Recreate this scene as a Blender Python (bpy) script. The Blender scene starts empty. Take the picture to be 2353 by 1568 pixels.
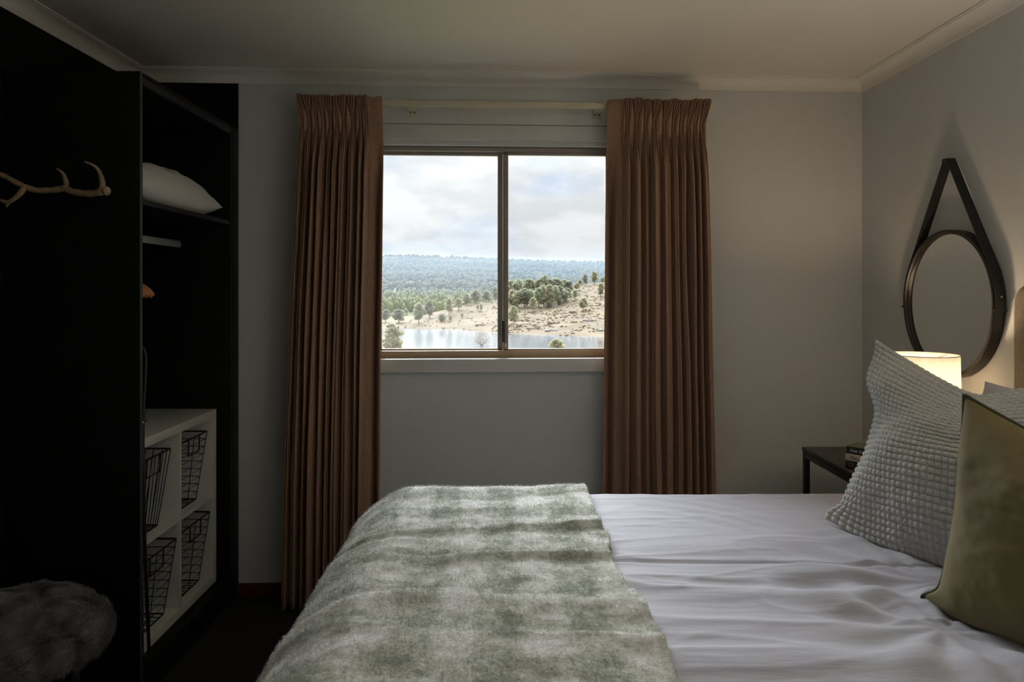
import bpy, bmesh, math, random
import numpy as np
from mathutils import Matrix, Vector

# ------------------------------------------------------------------ camera, world, sun, exposure
CAMZ, F, CX, CY = 1.372, 1650.0, 1160.0, 665.0
scene = bpy.context.scene
C = scene.collection
cam_d = bpy.data.cameras.new('camera'); cam = bpy.data.objects.new('camera', cam_d); C.objects.link(cam)
cam.location = (0, 0, CAMZ); cam.rotation_euler = (math.pi/2, 0, 0)
cam_d.sensor_width = 36.0; cam_d.lens = F/2353*36
cam_d.shift_x = (2353/2-CX)/2353; cam_d.shift_y = -(1568/2-CY)/2353
cam_d.clip_start = 0.05; cam_d.clip_end = 20000
cam_d.dof.use_dof = True; cam_d.dof.focus_distance = 3.1; cam_d.dof.aperture_fstop = 7.0
scene.camera = cam
scene.view_settings.view_transform = 'Standard'; scene.view_settings.look = 'None'
scene.view_settings.exposure = 0.6; scene.view_settings.gamma = 1.0
scene.view_settings.use_curve_mapping = False
scene.cycles.max_bounces = 14; scene.cycles.diffuse_bounces = 8; scene.cycles.transparent_max_bounces = 16
scene.cycles.sample_clamp_indirect = 4.0

def N(nt, typ, **kw):
    n = nt.nodes.new(typ)
    for k, v in kw.items():
        if k.startswith('i_'):
            n.inputs[k[2:].replace('_', ' ')].default_value = v
        else:
            setattr(n, k, v)
    return n

world = bpy.data.worlds.new('sky'); scene.world = world; world.use_nodes = True
nt = world.node_tree; nt.nodes.clear()
tc = N(nt, 'ShaderNodeTexCoord')
mp = N(nt, 'ShaderNodeMapping'); mp.inputs['Scale'].default_value = (5.0, 5.0, 13.0); mp.inputs['Location'].default_value = (0.3, 0.1, 0.55)
nt.links.new(tc.outputs['Generated'], mp.inputs['Vector'])
no1 = N(nt, 'ShaderNodeTexNoise', i_Scale=1.25, i_Detail=9.0, i_Roughness=0.56)
nt.links.new(mp.outputs[0], no1.inputs['Vector'])
mp2 = N(nt, 'ShaderNodeMapping'); mp2.inputs['Scale'].default_value = (7.0, 7.0, 19.0); mp2.inputs['Location'].default_value = (4.3, 2.1, 1.0)
nt.links.new(tc.outputs['Generated'], mp2.inputs['Vector'])
no2 = N(nt, 'ShaderNodeTexNoise', i_Scale=1.6, i_Detail=7.0, i_Roughness=0.5)
nt.links.new(mp2.outputs[0], no2.inputs['Vector'])
r1 = N(nt, 'ShaderNodeValToRGB')
r1.color_ramp.elements[0].position = 0.30; r1.color_ramp.elements[0].color = (0.64, 0.76, 0.94, 1)
r1.color_ramp.elements[1].position = 0.50; r1.color_ramp.elements[1].color = (0.83, 0.86, 0.88, 1)
nt.links.new(no1.outputs['Fac'], r1.inputs['Fac'])
r2 = N(nt, 'ShaderNodeValToRGB')
r2.color_ramp.elements[0].position = 0.40; r2.color_ramp.elements[0].color = (0.935, 0.945, 0.955, 1)
r2.color_ramp.elements[1].position = 0.58; r2.color_ramp.elements[1].color = (1.13, 1.13, 1.11, 1)
nt.links.new(no2.outputs['Fac'], r2.inputs['Fac'])
mx = N(nt, 'ShaderNodeMixRGB', blend_type='MULTIPLY'); mx.inputs[0].default_value = 1.0
nt.links.new(r1.outputs[0], mx.inputs[1]); nt.links.new(r2.outputs[0], mx.inputs[2])
sp = N(nt, 'ShaderNodeSeparateXYZ'); nt.links.new(tc.outputs['Generated'], sp.inputs[0])
up = N(nt, 'ShaderNodeMath', operation='MAXIMUM'); up.inputs[1].default_value = 0.0; nt.links.new(sp.outputs['Z'], up.inputs[0])
gr = N(nt, 'ShaderNodeMath', operation='MULTIPLY_ADD'); gr.inputs[1].default_value = 1.0; gr.inputs[2].default_value = 0.53
nt.links.new(up.outputs[0], gr.inputs[0])
bg = N(nt, 'ShaderNodeBackground'); nt.links.new(mx.outputs[0], bg.inputs['Color']); nt.links.new(gr.outputs[0], bg.inputs['Strength'])
wo = N(nt, 'ShaderNodeOutputWorld'); nt.links.new(bg.outputs[0], wo.inputs[0])

sun_d = bpy.data.lights.new('sun', 'SUN'); sun = bpy.data.objects.new('sun', sun_d); C.objects.link(sun)
sun_d.energy = 7.2; sun_d.angle = math.radians(46); sun_d.color = (0.93, 0.965, 1.0)
sun.rotation_euler = (math.radians(-56), 0, math.radians(11)); sun.location = (0, 20, 30)

# ------------------------------------------------------------------ helpers
rng = np.random.default_rng(7)
R_ = random.Random(5)
TAB = np.random.default_rng(11).uniform(-1, 1, (256, 256))
def vnoise(x, y, seed=0):
    x = np.asarray(x, float)+seed*17.31; y = np.asarray(y, float)+seed*9.77
    xi = np.floor(x).astype(int); yi = np.floor(y).astype(int)
    fx = x-xi; fy = y-yi
    fx = fx*fx*fx*(fx*(fx*6-15)+10); fy = fy*fy*fy*(fy*(fy*6-15)+10)
    a = TAB[xi % 256, yi % 256]; b = TAB[(xi+1) % 256, yi % 256]
    c = TAB[xi % 256, (yi+1) % 256]; d = TAB[(xi+1) % 256, (yi+1) % 256]
    return (a*(1-fx)+b*fx)*(1-fy)+(c*(1-fx)+d*fx)*fy
def fbm(x, y, seed=0, oct=4, gain=0.5):
    s = 0; a = 1.0; f = 1.0
    for o in range(oct):
        s = s+a*vnoise(np.asarray(x)*f, np.asarray(y)*f, seed+o*3); a *= gain; f *= 2.03
    return s
def sstep(a, b, x):
    t = np.clip((np.asarray(x, float)-a)/(b-a), 0, 1); return t*t*(3-2*t)

def P(px, py, Y):                       # point seen at a pixel at a given depth
    return np.array([(px-CX)/F*Y, Y, CAMZ-(py-CY)/F*Y])
def gp(px, py, z):                      # point seen at a pixel at a given height
    return P(px, py, (CAMZ-z)*F/(py-CY))
ANG = math.atan2(0.141, 2.846); U = np.array([math.cos(ANG), math.sin(ANG)]); V = np.array([-U[1], U[0]]); O0 = np.array([0.0, 3.26])
MF = Matrix(((U[0], V[0], 0, O0[0]), (U[1], V[1], 0, O0[1]), (0, 0, 1, 0), (0, 0, 0, 1)))   # far wall frame: x along wall, y out of the room, z up
def fw(px, py, d=0.0):                  # pixel -> (s, z) on the plane d behind the far wall's face
    o = O0+V*d; r = np.array([(px-CX)/F, 1.0])
    t = np.dot(o, V)/np.dot(r, V); p = r*t
    return float(np.dot(p-O0, U)), float(CAMZ-(py-CY)/F*p[1])
def fp(s, d, z):
    p = O0+U*s+V*d; return (float(p[0]), float(p[1]), z)

def setprops(o, label=None, cat=None, group=None, kind=None):
    if label: o['label'] = label
    if cat: o['category'] = cat
    if group: o['group'] = group
    if kind: o['kind'] = kind
    return o
def link(name, me, mat, parent=None, smooth=True):
    o = bpy.data.objects.new(name, me); C.objects.link(o)
    if mat is not None:
        me.materials.clear() if False else None
        if len(me.materials) == 0: me.materials.append(mat)
    if parent is not None:
        o.parent = parent
        if parent.parent is None: o.matrix_parent_inverse = parent.matrix_basis.inverted()
    if smooth:
        me.polygons.foreach_set('use_smooth', np.ones(len(me.polygons), bool))
    return o
def empty(name, loc, label, cat, group=None, kind=None):
    o = bpy.data.objects.new(name, None); C.objects.link(o); o.location = tuple(float(v) for v in loc)
    o.empty_display_size = 0.05
    return setprops(o, label, cat, group, kind)
class MB:
    def __init__(s): s.v = []; s.f = []
    def add(s, v, f):
        b = len(s.v); s.v.extend(tuple(float(c) for c in p) for p in v); s.f.extend(tuple(i+b for i in q) for q in f); return s
    def box(s, lo, hi, M=None, bev=0.0, seg=2):
        bm = bmesh.new(); bmesh.ops.create_cube(bm, size=1.0)
        for v in bm.verts:
            v.co = Vector([lo[k]+(hi[k]-lo[k])*(v.co[k]+0.5) for k in range(3)])
        if bev: bmesh.ops.bevel(bm, geom=list(bm.edges), offset=bev, segments=seg, affect='EDGES', profile=0.6)
        if M is not None: bm.transform(M)
        bm.verts.index_update()
        s.add([v.co for v in bm.verts], [[v.index for v in f.verts] for f in bm.faces]); bm.free(); return s
    def tube(s, pts, rad, n=8, closed=False, caps=True, flat=None):
        pts = [np.array(p, float) for p in pts]; m = len(pts)
        rad = [rad]*m if np.isscalar(rad) else list(rad)
        tan = []
        for i in range(m):
            a = pts[(i-1) % m] if (i > 0 or closed) else pts[0]; b = pts[(i+1) % m] if (i < m-1 or closed) else pts[-1]
            t = b-a; tan.append(t/(np.linalg.norm(t)+1e-12))
        u = np.cross(tan[0], [0.13, 0.29, 0.95]); 
        if np.linalg.norm(u) < 1e-3: u = np.cross(tan[0], [1, 0, 0])
        u /= np.linalg.norm(u); V_ = []
        for i in range(m):
            u = u-tan[i]*np.dot(u, tan[i]); u /= np.linalg.norm(u)+1e-12; w = np.cross(tan[i], u)
            for k in range(n):
                a = 2*math.pi*k/n; off = (u*math.cos(a)+w*math.sin(a))*rad[i]
                if flat is not None: off = off*np.array(flat)
                V_.append(pts[i]+off)
        Fc = []
        for i in range(m if closed else m-1):
            j = (i+1) % m
            for k in range(n): Fc.append((i*n+k, i*n+(k+1) % n, j*n+(k+1) % n, j*n+k))
        if caps and not closed:
            Fc.append(tuple(range(n-1, -1, -1))); Fc.append(tuple((m-1)*n+k for k in range(n)))
        return s.add(V_, Fc)
    def lathe(s, prof, c, n=48, caps=False):
        V_ = []; Fc = []
        for r, z in prof:
            for k in range(n):
                a = 2*math.pi*k/n; V_.append((c[0]+r*math.cos(a), c[1]+r*math.sin(a), c[2]+z))
        for i in range(len(prof)-1):
            for k in range(n): Fc.append((i*n+k, i*n+(k+1) % n, (i+1)*n+(k+1) % n, (i+1)*n+k))
        if caps: Fc.append(tuple(range(n-1, -1, -1))); Fc.append(tuple((len(prof)-1)*n+k for k in range(n)))
        return s.add(V_, Fc)
    def build(s, name, mat, parent=None, smooth=False, fixn=False):
        me = bpy.data.meshes.new(name); me.from_pydata(s.v, [], s.f); me.update()
        if fixn:
            bm = bmesh.new(); bm.from_mesh(me); bmesh.ops.recalc_face_normals(bm, faces=bm.faces); bm.to_mesh(me); bm.free()
        return link(name, me, mat, parent, smooth)
def autosmooth(o, ang=40):
    me = o.data
    me.polygons.foreach_set('use_smooth', np.ones(len(me.polygons), bool))
    try: me.set_sharp_from_angle(angle=math.radians(ang))
    except Exception: pass
    return o
def bx(name, lo, hi, mat, parent=None, M=None, bev=0.002):
    return autosmooth(MB().box(lo, hi, M, bev).build(name, mat, parent))
def grid_mesh(name, Pn, uv=None, flip=False):
    n, m = Pn.shape[:2]
    me = bpy.data.meshes.new(name)
    idx = np.arange(n*m).reshape(n, m)
    q = np.stack([idx[:-1, :-1], idx[1:, :-1], idx[1:, 1:], idx[:-1, 1:]], -1).reshape(-1, 4)
    if flip: q = q[:, ::-1]
    me.vertices.add(n*m); me.vertices.foreach_set('co', Pn.reshape(-1).astype(np.float32))
    me.loops.add(q.size); me.loops.foreach_set('vertex_index', q.reshape(-1).astype(np.int32))
    me.polygons.add(len(q)); me.polygons.foreach_set('loop_start', (np.arange(len(q))*4).astype(np.int32))
    me.polygons.foreach_set('loop_total', np.full(len(q), 4, np.int32))
    me.update(calc_edges=True)
    if uv is not None:
        l = me.uv_layers.new(name='UVMap'); l.data.foreach_set('uv', uv.reshape(-1, 2)[q.reshape(-1)].reshape(-1).astype(np.float32))
    me.validate(); return me
def tri_mesh(name, v, t, uv=None):
    me = bpy.data.meshes.new(name); v = np.asarray(v); t = np.asarray(t)
    me.vertices.add(len(v)); me.vertices.foreach_set('co', v.reshape(-1).astype(np.float32))
    me.loops.add(t.size); me.loops.foreach_set('vertex_index', t.reshape(-1).astype(np.int32))
    me.polygons.add(len(t)); me.polygons.foreach_set('loop_start', (np.arange(len(t))*3).astype(np.int32))
    me.polygons.foreach_set('loop_total', np.full(len(t), 3, np.int32)); me.update(calc_edges=True)
    if uv is not None:
        l = me.uv_layers.new(name='UVMap'); l.data.foreach_set('uv', uv[t.reshape(-1)].reshape(-1).astype(np.float32))
    return me
def normals(Pn):
    a = np.gradient(Pn, axis=0); b = np.gradient(Pn, axis=1); n = np.cross(a, b)
    return n/(np.linalg.norm(n, axis=-1, keepdims=True)+1e-12)
def spline(pts, n=8):
    pts = [np.array(p, float) for p in pts]; out = []
    for i in range(len(pts)-1):
        p0 = pts[max(i-1, 0)]; p1 = pts[i]; p2 = pts[i+1]; p3 = pts[min(i+2, len(pts)-1)]
        for k in range(n):
            t = k/n
            out.append(0.5*((2*p1)+(-p0+p2)*t+(2*p0-5*p1+4*p2-p3)*t*t+(-p0+3*p1-3*p2+p3)*t**3))
    out.append(pts[-1]); return out

# ------------------------------------------------------------------ materials
def mat(name, col, rough=0.6, metal=0.0, spec=0.5, var=0.0, vscale=8.0, bump=0.0, bscale=200.0, sheen=0.0, bdist=0.002, coords='Object', stretch=None):
    m = bpy.data.materials.new(name); m.use_nodes = True; nt = m.node_tree; b = nt.nodes['Principled BSDF']
    b.inputs['Base Color'].default_value = (*col, 1); b.inputs['Roughness'].default_value = rough
    b.inputs['Metallic'].default_value = metal; b.inputs['Specular IOR Level'].default_value = spec
    if sheen: b.inputs['Sheen Weight'].default_value = sheen; b.inputs['Sheen Roughness'].default_value = 0.4
    if var or bump:
        tc = N(nt, 'ShaderNodeTexCoord'); vec = tc.outputs[coords]
        if stretch:
            mp = N(nt, 'ShaderNodeMapping'); mp.inputs['Scale'].default_value = stretch; nt.links.new(vec, mp.inputs[0]); vec = mp.outputs[0]
    if var:
        n1 = N(nt, 'ShaderNodeTexNoise', i_Scale=vscale, i_Detail=5.0); nt.links.new(vec, n1.inputs['Vector'])
        rp = N(nt, 'ShaderNodeValToRGB'); e = rp.color_ramp.elements
        e[0].position = 0.3; e[1].position = 0.7
        e[0].color = (*[max(0, c*(1-var)) for c in col], 1); e[1].color = (*[min(1, c*(1+var)) for c in col], 1)
        nt.links.new(n1.outputs['Fac'], rp.inputs[0]); nt.links.new(rp.outputs[0], b.inputs['Base Color'])
    if bump:
        n2 = N(nt, 'ShaderNodeTexNoise', i_Scale=bscale, i_Detail=3.0); nt.links.new(vec, n2.inputs['Vector'])
        bp = N(nt, 'ShaderNodeBump'); bp.inputs['Strength'].default_value = bump; bp.inputs['Distance'].default_value = bdist
        nt.links.new(n2.outputs['Fac'], bp.inputs['Height']); nt.links.new(bp.outputs[0], b.inputs['Normal'])
    return m
M = {}
M['wall'] = mat('grey wall paint', (0.585, 0.60, 0.59), 0.75, var=0.03, vscale=1.5, bump=0.06, bscale=260)
M['ceil'] = mat('off white ceiling paint', (0.74, 0.705, 0.62), 0.8, var=0.02, vscale=1.2, bump=0.04, bscale=200)
M['cornice'] = mat('cream cornice paint', (0.74, 0.72, 0.66), 0.6)
M['black'] = mat('black wall paint', (0.004, 0.004, 0.0045), 0.8, spec=0.15)
M['lam'] = mat('black laminate', (0.004, 0.0042, 0.0046), 0.55, spec=0.22, bump=0.05, bscale=300)
M['lamedge_lit'] = mat('edge band lit tone', (0.042, 0.045, 0.05), 0.5)  # window light on the near strip put into this lighter edge colour
M['lamedge_dim'] = mat('edge band shaded tone', (0.010, 0.0103, 0.011), 0.55)  # same edge band, shade inside the wardrobe put into a darker colour
M['carpet'] = mat('black carpet', (0.008, 0.0075, 0.007), 0.95, var=0.4, vscale=120, bump=0.6, bscale=500)
M['base'] = mat('red brown stained timber', (0.10, 0.022, 0.012), 0.45, var=0.3, vscale=12, stretch=(1, 1, 12))
M['trimw'] = mat('white gloss trim paint', (0.62, 0.62, 0.60), 0.35, var=0.03, vscale=6)
M['bronze'] = mat('bronze anodised aluminium', (0.50, 0.37, 0.24), 0.42, metal=0.2, var=0.06, vscale=4)
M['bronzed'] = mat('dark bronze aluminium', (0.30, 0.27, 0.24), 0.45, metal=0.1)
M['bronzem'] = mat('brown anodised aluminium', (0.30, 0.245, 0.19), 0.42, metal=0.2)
M['latch'] = mat('black plastic latch', (0.03, 0.03, 0.034), 0.4)
M['cream'] = mat('cream enamel', (0.62, 0.57, 0.42), 0.4)
M['whitep'] = mat('white laminate', (0.60, 0.60, 0.57), 0.45)
M['rail'] = mat('white enamel rail', (0.65, 0.65, 0.63), 0.35)
M['wire'] = mat('black wire', (0.006, 0.006, 0.006), 0.45)
M['blackmetal'] = mat('black metal', (0.012, 0.012, 0.012), 0.38)
M['chrome'] = mat('chrome', (0.8, 0.8, 0.8), 0.12, metal=1.0)
M['hanger'] = mat('varnished beech', (0.46, 0.19, 0.07), 0.3, var=0.15, vscale=20, stretch=(1, 8, 8))
M['linen'] = mat('white cotton', (0.62, 0.61, 0.58), 0.85, var=0.02, vscale=10, bump=0.15, bscale=900, sheen=0.1)
M['duvet'] = mat('lavender grey cotton', (0.40, 0.40, 0.452), 0.8, bump=0.22, bscale=26, bdist=0.01, sheen=0.15, stretch=(0.35, 1.6, 1))
M['greyp'] = mat('lavender grey pillow cotton', (0.55, 0.54, 0.58), 0.8, sheen=0.1)
M['waffle'] = mat('ivory waffle cotton', (0.52, 0.52, 0.48), 0.9, bump=0.2, bscale=900, sheen=0.15)
M['piping'] = mat('dark olive piping', (0.045, 0.04, 0.018), 0.7)
M['headb'] = mat('beige upholstery', (0.33, 0.27, 0.19), 0.9, var=0.1, vscale=60, bump=0.3, bscale=700)
M['bedbase'] = mat('charcoal bed base fabric', (0.03, 0.03, 0.032), 0.9)
M['leather'] = mat('black leather', (0.012, 0.010, 0.009), 0.42, bump=0.25, bscale=500)
M['ring'] = mat('dark walnut leather rim', (0.014, 0.009, 0.006), 0.4, var=0.3, vscale=25)
M['brass'] = mat('brass', (0.75, 0.52, 0.25), 0.3, metal=1.0)
M['antler'] = mat('antler bone', (0.30, 0.21, 0.12), 0.6, var=0.45, vscale=22, bump=0.5, bscale=110, bdist=0.003)
M['antlercut'] = mat('pale cut bone', (0.52, 0.43, 0.31), 0.7, var=0.2, vscale=60)
M['mirror'] = mat('mirror silver', (0.80, 0.81, 0.81), 0.02, metal=1.0)
M['fur'] = mat('charcoal faux fur', (0.17, 0.168, 0.165), 0.8, var=0.7, vscale=16, sheen=0.3)
M['table'] = mat('black table laminate', (0.018, 0.0165, 0.015), 0.38, var=0.1, vscale=10)
M['page'] = mat('book pages', (0.62, 0.55, 0.42), 0.9, bump=0.3, bscale=900, stretch=(1, 1, 30))
M['bk1'] = mat('dark green book cover', (0.016, 0.02, 0.008), 0.4, var=0.6, vscale=30)
M['bk2'] = mat('cream book cover', (0.60, 0.52, 0.40), 0.5)
M['bk3'] = mat('dark brown book cover', (0.02, 0.018, 0.015), 0.4)
M['ink'] = mat('black ink', (0.01, 0.01, 0.01), 0.6)
M['inkw'] = mat('white ink', (0.7, 0.7, 0.68), 0.6)
M['inko'] = mat('orange foil ink', (0.42, 0.10, 0.02), 0.5)
M['stem'] = mat('lamp ceramic', (0.55, 0.52, 0.47), 0.35)

def curtain_mat():
    m = mat('rust brown woven curtain', (0.26, 0.135, 0.078), 0.85, sheen=0.12)
    nt = m.node_tree; b = nt.nodes['Principled BSDF']; tc = N(nt, 'ShaderNodeTexCoord')
    mp = N(nt, 'ShaderNodeMapping'); mp.inputs['Scale'].default_value = (1, 1, 0.12); nt.links.new(tc.outputs['Object'], mp.inputs[0])
    n1 = N(nt, 'ShaderNodeTexNoise', i_Scale=500.0, i_Detail=2.0); nt.links.new(mp.outputs[0], n1.inputs['Vector'])
    mp2 = N(nt, 'ShaderNodeMapping'); mp2.inputs['Scale'].default_value = (0.12, 0.12, 1); nt.links.new(tc.outputs['Object'], mp2.inputs[0])
    n2 = N(nt, 'ShaderNodeTexNoise', i_Scale=500.0, i_Detail=2.0); nt.links.new(mp2.outputs[0], n2.inputs['Vector'])
    ad = N(nt, 'ShaderNodeMath', operation='ADD'); nt.links.new(n1.outputs['Fac'], ad.inputs[0]); nt.links.new(n2.outputs['Fac'], ad.inputs[1])
    rp = N(nt, 'ShaderNodeValToRGB'); e = rp.color_ramp.elements
    hf = N(nt, 'ShaderNodeMath', operation='MULTIPLY'); hf.inputs[1].default_value = 0.5; nt.links.new(ad.outputs[0], hf.inputs[0])
    e[0].position = 0.38; e[0].color = (0.235, 0.132, 0.080, 1); e[1].position = 0.62; e[1].color = (0.385, 0.23, 0.148, 1)
    nt.links.new(hf.outputs[0], rp.inputs[0]); nt.links.new(rp.outputs[0], b.inputs['Base Color'])
    bp = N(nt, 'ShaderNodeBump'); bp.inputs['Strength'].default_value = 0.25; bp.inputs['Distance'].default_value = 0.001
    nt.links.new(hf.outputs[0], bp.inputs['Height']); nt.links.new(bp.outputs[0], b.inputs['Normal'])
    return m
M['curtain'] = curtain_mat()

def throw_mat():
    m = bpy.data.materials.new('sage and ivory checked wool'); m.use_nodes = True; nt = m.node_tree; b = nt.nodes['Principled BSDF']
    b.inputs['Roughness'].default_value = 0.95; b.inputs['Specular IOR Level'].default_value = 0.15
    b.inputs['Sheen Weight'].default_value = 0.35; b.inputs['Sheen Roughness'].default_value = 0.5
    tc = N(nt, 'ShaderNodeTexCoord')
    wn = N(nt, 'ShaderNodeTexNoise', i_Scale=30.0, i_Detail=3.0); nt.links.new(tc.outputs['UV'], wn.inputs['Vector'])
    sb = N(nt, 'ShaderNodeVectorMath', operation='SUBTRACT'); sb.inputs[1].default_value = (0.5, 0.5, 0.5); nt.links.new(wn.outputs['Color'], sb.inputs[0])
    sc = N(nt, 'ShaderNodeVectorMath', operation='SCALE'); sc.inputs['Scale'].default_value = 0.05; nt.links.new(sb.outputs[0], sc.inputs[0])
    ad = N(nt, 'ShaderNodeVectorMath', operation='ADD'); nt.links.new(tc.outputs['UV'], ad.inputs[0]); nt.links.new(sc.outputs[0], ad.inputs[1])
    sp = N(nt, 'ShaderNodeSeparateXYZ'); nt.links.new(ad.outputs[0], sp.inputs[0])
    band = []
    for ax, per in (('X', 0.17), ('Y', 0.175)):
        d = N(nt, 'ShaderNodeMath', operation='MULTIPLY'); d.inputs[1].default_value = 2*math.pi/per; nt.links.new(sp.outputs[ax], d.inputs[0])
        s = N(nt, 'ShaderNodeMath', operation='SINE'); nt.links.new(d.outputs[0], s.inputs[0])
        r = N(nt, 'ShaderNodeMapRange', interpolation_type='SMOOTHSTEP'); r.inputs['From Min'].default_value = -0.4; r.inputs['From Max'].default_value = 0.4
        nt.links.new(s.outputs[0], r.inputs[0]); band.append(r)
    su = N(nt, 'ShaderNodeMath', operation='ADD'); nt.links.new(band[0].outputs[0], su.inputs[0]); nt.links.new(band[1].outputs[0], su.inputs[1])
    hf = N(nt, 'ShaderNodeMath', operation='MULTIPLY'); hf.operation = 'MULTIPLY_ADD'; hf.inputs[1].default_value = 0.30; hf.inputs[2].default_value = 0.19; nt.links.new(su.outputs[0], hf.inputs[0])
    n1 = N(nt, 'ShaderNodeTexNoise', i_Scale=17.0, i_Detail=7.0, i_Roughness=0.72); nt.links.new(tc.outputs['UV'], n1.inputs['Vector'])
    mr = N(nt, 'ShaderNodeMapRange'); mr.inputs['From Min'].default_value = 0.3; mr.inputs['From Max'].default_value = 0.7; mr.inputs['To Min'].default_value = -0.45; mr.inputs['To Max'].default_value = 0.42
    nt.links.new(n1.outputs['Fac'], mr.inputs[0])
    a2 = N(nt, 'ShaderNodeMath', operation='ADD'); nt.links.new(hf.outputs[0], a2.inputs[0]); nt.links.new(mr.outputs[0], a2.inputs[1])
    n3 = N(nt, 'ShaderNodeTexNoise', i_Scale=95.0, i_Detail=4.0, i_Roughness=0.7); nt.links.new(tc.outputs['UV'], n3.inputs['Vector'])
    mr3 = N(nt, 'ShaderNodeMapRange'); mr3.inputs['From Min'].default_value = 0.32; mr3.inputs['From Max'].default_value = 0.68; mr3.inputs['To Min'].default_value = -0.30; mr3.inputs['To Max'].default_value = 0.22
    nt.links.new(n3.outputs['Fac'], mr3.inputs[0])
    a3 = N(nt, 'ShaderNodeMath', operation='ADD'); nt.links.new(a2.outputs[0], a3.inputs[0]); nt.links.new(mr3.outputs[0], a3.inputs[1]); a2 = a3
    rp = N(nt, 'ShaderNodeValToRGB'); e = rp.color_ramp.elements
    e[0].position = 0.02; e[0].color = (0.30, 0.325, 0.26, 1); e[1].position = 0.94; e[1].color = (0.90, 0.90, 0.89, 1)
    k = rp.color_ramp.elements.new(0.5); k.color = (0.62, 0.635, 0.56, 1)
    nt.links.new(a2.outputs[0], rp.inputs[0]); nt.links.new(rp.outputs[0], b.inputs['Base Color'])
    n2 = N(nt, 'ShaderNodeTexNoise', i_Scale=160.0, i_Detail=4.0, i_Roughness=0.65); nt.links.new(tc.outputs['UV'], n2.inputs['Vector'])
    bp = N(nt, 'ShaderNodeBump'); bp.inputs['Strength'].default_value = 0.8; bp.inputs['Distance'].default_value = 0.008
    nt.links.new(n2.outputs['Fac'], bp.inputs['Height']); nt.links.new(bp.outputs[0], b.inputs['Normal'])
    return m
M['throw'] = throw_mat()

def velvet_mat():
    m = mat('olive velvet', (0.14, 0.108, 0.038), 0.75, var=0.12, vscale=4, bump=0.1, bscale=600, sheen=0.6)
    b = m.node_tree.nodes['Principled BSDF']; b.inputs['Sheen Tint'].default_value = (0.75, 0.68, 0.42, 1); b.inputs['Sheen Roughness'].default_value = 0.35
    return m
M['velvet'] = velvet_mat()

def glass_mat():
    m = bpy.data.materials.new('window glass'); m.use_nodes = True; nt = m.node_tree; nt.nodes.clear()
    tr = N(nt, 'ShaderNodeBsdfTransparent'); gl = N(nt, 'ShaderNodeBsdfGlossy'); gl.inputs['Roughness'].default_value = 0.01
    fr = N(nt, 'ShaderNodeFresnel'); fr.inputs['IOR'].default_value = 1.3
    mx = N(nt, 'ShaderNodeMixShader'); o = N(nt, 'ShaderNodeOutputMaterial')
    nt.links.new(fr.outputs[0], mx.inputs[0]); nt.links.new(tr.outputs[0], mx.inputs[1]); nt.links.new(gl.outputs[0], mx.inputs[2]); nt.links.new(mx.outputs[0], o.inputs[0])
    return m
M['glass'] = glass_mat()
def screen_mat():
    m = bpy.data.materials.new('insect screen mesh'); m.use_nodes = True; nt = m.node_tree; nt.nodes.clear()
    tr = N(nt, 'ShaderNodeBsdfTransparent'); tr.inputs[0].default_value = (1, 1, 1, 1); df = N(nt, 'ShaderNodeBsdfTranslucent'); df.inputs[0].default_value = (0.8, 0.8, 0.8, 1)
    mx = N(nt, 'ShaderNodeMixShader'); mx.inputs[0].default_value = 0.02; o = N(nt, 'ShaderNodeOutputMaterial')
    nt.links.new(tr.outputs[0], mx.inputs[1]); nt.links.new(df.outputs[0], mx.inputs[2]); nt.links.new(mx.outputs[0], o.inputs[0])
    return m
M['screen'] = screen_mat()
def shade_mat():
    m = bpy.data.materials.new('linen lamp shade'); m.use_nodes = True; nt = m.node_tree; nt.nodes.clear()
    tc = N(nt, 'ShaderNodeTexCoord'); mp = N(nt, 'ShaderNodeMapping'); mp.inputs['Scale'].default_value = (1, 1, 0.06); nt.links.new(tc.outputs['Object'], mp.inputs[0])
    n1 = N(nt, 'ShaderNodeTexNoise', i_Scale=260.0, i_Detail=3.0); nt.links.new(mp.outputs[0], n1.inputs['Vector'])
    rp = N(nt, 'ShaderNodeValToRGB'); e = rp.color_ramp.elements
    e[0].position = 0.3; e[0].color = (0.76, 0.73, 0.67, 1); e[1].position = 0.6; e[1].color = (0.88, 0.86, 0.83, 1); nt.links.new(n1.outputs['Fac'], rp.inputs[0])
    d = N(nt, 'ShaderNodeBsdfDiffuse'); t = N(nt, 'ShaderNodeBsdfTranslucent'); nt.links.new(rp.outputs[0], d.inputs[0]); nt.links.new(rp.outputs[0], t.inputs[0])
    mx = N(nt, 'ShaderNodeMixShader'); mx.inputs[0].default_value = 0.5; o = N(nt, 'ShaderNodeOutputMaterial')
    nt.links.new(d.outputs[0], mx.inputs[1]); nt.links.new(t.outputs[0], mx.inputs[2]); nt.links.new(mx.outputs[0], o.inputs[0])
    return m
M['shade'] = shade_mat()
def emis(name, col, s):
    m = bpy.data.materials.new(name); m.use_nodes = True; nt = m.node_tree; nt.nodes.clear()
    e = N(nt, 'ShaderNodeEmission'); e.inputs[0].default_value = (*col, 1); e.inputs[1].default_value = s
    o = N(nt, 'ShaderNodeOutputMaterial'); nt.links.new(e.outputs[0], o.inputs[0]); return m
M['bulb'] = emis('lit bulb', (1.0, 0.72, 0.42), 12.0)

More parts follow.
